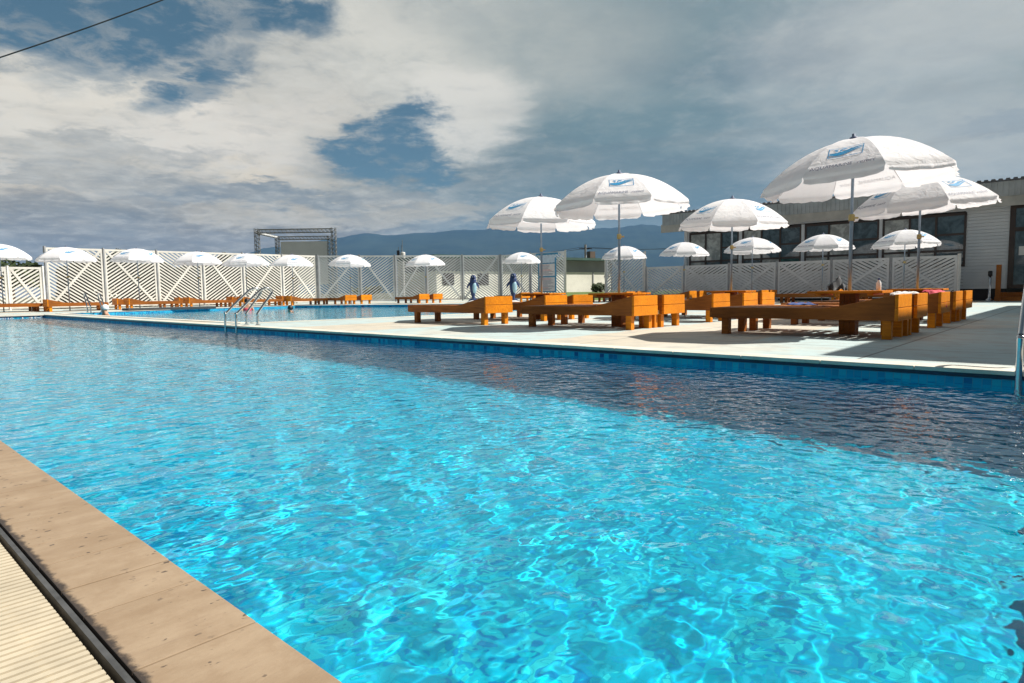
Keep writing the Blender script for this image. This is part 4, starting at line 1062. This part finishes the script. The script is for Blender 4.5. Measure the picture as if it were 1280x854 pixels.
def leafy(name, label, cat, c, rx, ry, rz, n, seed, dark, lightc, trunk=True, leaf=.16, group=None):
    r = random.Random(seed); t = thing(name, label, cat, c, 0, group)
    m, nt, b = mat('leaves', rough=.7); g = nt.new('ShaderNodeNewGeometry'); 
    nt.put(b.inputs['Base Color'], nt.mix(nt.rng(nt.noise(g.outputs['Position'], 1.3, 4), .35, .65), dark, lightc)); mb = MB()
    lobes = [(r.uniform(-.6, .6)*rx, r.uniform(-.6, .6)*ry, rz*r.uniform(.75, 1.5), r.uniform(.35, .6)) for _ in range(9)]
    for _ in range(n):
        lx, ly, lz, lr = r.choice(lobes); v = Vector((r.gauss(0, 1), r.gauss(0, 1), r.gauss(0, 1))).normalized()*(r.random()**.4)*lr
        q = Vector((lx+v.x*rx, ly+v.y*ry, lz+v.z*rz)); s = leaf*r.uniform(.6, 1.3)
        a = Vector((r.gauss(0, 1), r.gauss(0, 1), r.gauss(0, .6))).normalized(); bb = a.orthogonal().normalized()
        mb.add([q-a*s, q+bb*s*.5, q+a*s, q-bb*s*.5], [(0, 1, 2, 3)])
    mb.obj('crown', m, t)
    if trunk:
        tm = MB(); tm.tube([(0, 0, 0), (.05, 0, rz*.6), (0, .05, rz*1.1)], [.12*rx, .09*rx, .04*rx], 7)
        for lx, ly, lz, lr in lobes[:5]: tm.tube([(.03, 0, rz*.6), (lx*.6, ly*.6, lz*.85), (lx, ly, lz)], [.06*rx, .04*rx, .015*rx], 5)
        tm.obj('trunk', vary(mat('bark', (.10, .07, .05), .9), .3, 5.), t)
    return t
G_, L_ = (.025, .045, .012), (.07, .10, .03)
leafy('broadleaf_tree', 'dark green tree behind the low fence at the left edge', 'tree', at_depth(14, 370, 44)*Vector((1, 1, 0)).length*0+Vector((at_depth(14, 370, 44).x, 44, -.05)), 2.1, 2., 1.75, 2600, 4, G_, L_, leaf=.2)
for i, (x, Z, h, l) in enumerate(((95, 36, .8, 'low bush showing through the first tall fence bay'), (228, 42, .9, 'rounded bush showing through the third tall fence bay'), (330, 46, 1., 'yellowish bush showing through the fence below the stage'), (460, 47, .9, 'bush with yellow flowers behind the grey fence'), (750, 44, .55, 'dark low bush at the corner of the cream hut'))):
    p = at_depth(x, 372, Z); col = (G_, L_) if i not in (2, 3) else ((.10, .10, .02), (.28, .24, .05))
    leafy('bush', l, 'bush', Vector((p.x, p.y, -.05 if i < 4 else .3)), h*1.3, h*1.1, h*.7, 1000, 20+i, *col, trunk=True, leaf=.09, group='bushes beyond the fences')
# pale walls and a parked van behind the left fence
def hut(label, x0, x1, Z, h, m, cat='shed'):
    a, b = at_depth(x0, 370, Z), at_depth(x1, 370, Z); t = thing('garden_shed', label, cat, (0, 0, 0))
    MB().box(a.x, b.x, Z, Z+3, -.05, h).obj('wall', m, t); MB().box(a.x-.15, b.x+.15, Z-.2, Z+3.2, h+.001, h+.12).obj('roof', M_tin, t)
    c = (a.x+b.x)/2; MB().box(c-.4, c+.4, Z-.03, Z+.01, 0, min(1.9, h-.2)).obj('door', M_frame, t); return t
hut('pinkish shed behind the left tall fence', 140, 185, 44, 1.75, vary(mat('pink_render', (.55, .38, .33), .8), .1, 1.))
hut('dark timber shed behind the fence below the fourth parasol', 253, 292, 50, 2.6, vary(mat('black_timber', (.03, .028, .026), .8), .3, 1.))
hut('low white kiosk behind the fence left of the statues', 100, 118, 39, 1.5, M_cream)

# overhead cable
c0, c1 = at_depth(-260, 150, 9.), at_depth(470, -115, 12.); n = 30
mb = MB(); mid = at_depth(100, 38, 10.2)
P_ = [c0+(c1-c0)*(i/n) for i in range(n+1)]
t0 = (mid-c0).dot(c1-c0)/(c1-c0).length_squared; off = mid-(c0+(c1-c0)*t0)
k = 1/(4*t0*(1-t0))
mb.tube([p+off*k*4*(i/n)*(1-i/n) for i, p in enumerate(P_)], .0105, 6); tag(mb.obj('overhead_cable', M_bag), 'black overhead cable crossing the top left of the sky', 'cable')

# ------------------------------------------------------------------ mountains
def m_mount():
    m, t, b = mat('forested_slope', rough=1., spec=0.); g = t.new('ShaderNodeNewGeometry').outputs['Position']
    c = t.mix(t.rng(t.noise(g, .004, 8, .65), .35, .65), (.016, .03, .03), (.03, .048, .042))
    t.put(b.inputs['Base Color'], c); return m
M_mount = m_mount()
def range_of_hills(name, prof, Z, depth, seed):
    xs = np.array([p[0] for p in prof]); ys = np.array([p[1] for p in prof]); r = np.random.default_rng(seed)
    cols = np.linspace(xs[0], xs[-1], 260); rows = 14; vs = []; fs = []
    ph = r.random(12)*6.28
    for x in cols:
        y = np.interp(x, xs, ys); top = at_depth(x, y, Z); zt = top.z+5*math.sin(x*.11+ph[0])+2.5*math.sin(x*.4+ph[1])+1.5*math.sin(x*1.3+ph[2])
        for q in range(rows+1):
            f = q/rows; rel = math.sin(x*.031+ph[3]+f*2)*.3+math.sin(x*.07+ph[4]-f*3)*.12
            yy = Z-depth*(1-f)+rel*depth*.10*(f*(1-f)*4)
            vs.append((top.x*(yy/Z)**.3, yy, -20+(zt+20)*(f**.85)*(1+.03*rel*(1-f)*4*f)))
    for i in range(len(cols)-1):
        for q in range(rows): o = i*(rows+1)+q; fs.append((o, o+rows+1, o+rows+2, o+1))
    o = MB().add(vs, fs).obj(name, M_mount, smooth=True); ST(o)
range_of_hills('mountain', [(296, 330), (312, 315.5), (330, 310.5), (345, 309.5), (365, 309), (385, 305), (405, 300), (421, 297), (440, 294), (462, 292), (482, 293.5), (505, 293.5), (528, 291), (560, 289), (592, 287), (616, 286), (640, 285), (668, 286.5), (700, 285), (735, 287), (770, 284), (810, 281), (850, 283), (900, 287), (980, 292), (1100, 300), (1250, 318)], 6000, 2200, 2)

# ------------------------------------------------------------------ air
hz = MB().box(-7000, 7000, -200, 7600, -30, 640).obj('haze', None); hz['kind'] = 'stuff'
m = bpy.data.materials.new('thin_haze'); m.use_nodes = True; t = NT(m.node_tree); t.n.clear()
o = t.new('ShaderNodeOutputMaterial'); pv = t.new('ShaderNodeVolumePrincipled'); pv.inputs['Color'].default_value = (.28, .56, 1., 1)
pv.inputs['Density'].default_value = 7e-5; pv.inputs['Anisotropy'].default_value = 0.
t.l.new(pv.outputs[0], o.inputs['Volume']); hz.data.materials.append(m)

# every empty that sits at the origin goes to the foot of its own thing
bpy.context.view_layer.update()
for r in [o for o in bpy.data.objects if o.type == 'EMPTY' and o.parent is None and o.location.length < 1e-6]:
    cs = kids(r); pts = [c.matrix_world @ Vector(q) for c in cs for q in c.bound_box]
    if not pts: continue
    b = Vector(((min(p.x for p in pts)+max(p.x for p in pts))/2, (min(p.y for p in pts)+max(p.y for p in pts))/2, min(p.z for p in pts)))
    r.location = b
    for c in cs: c.location = Vector(c.location)-b
    if r.name.startswith('utility_building'): r.rotation_euler = (0, 0, rad(34)); r.scale = (1.27, 1, 1)
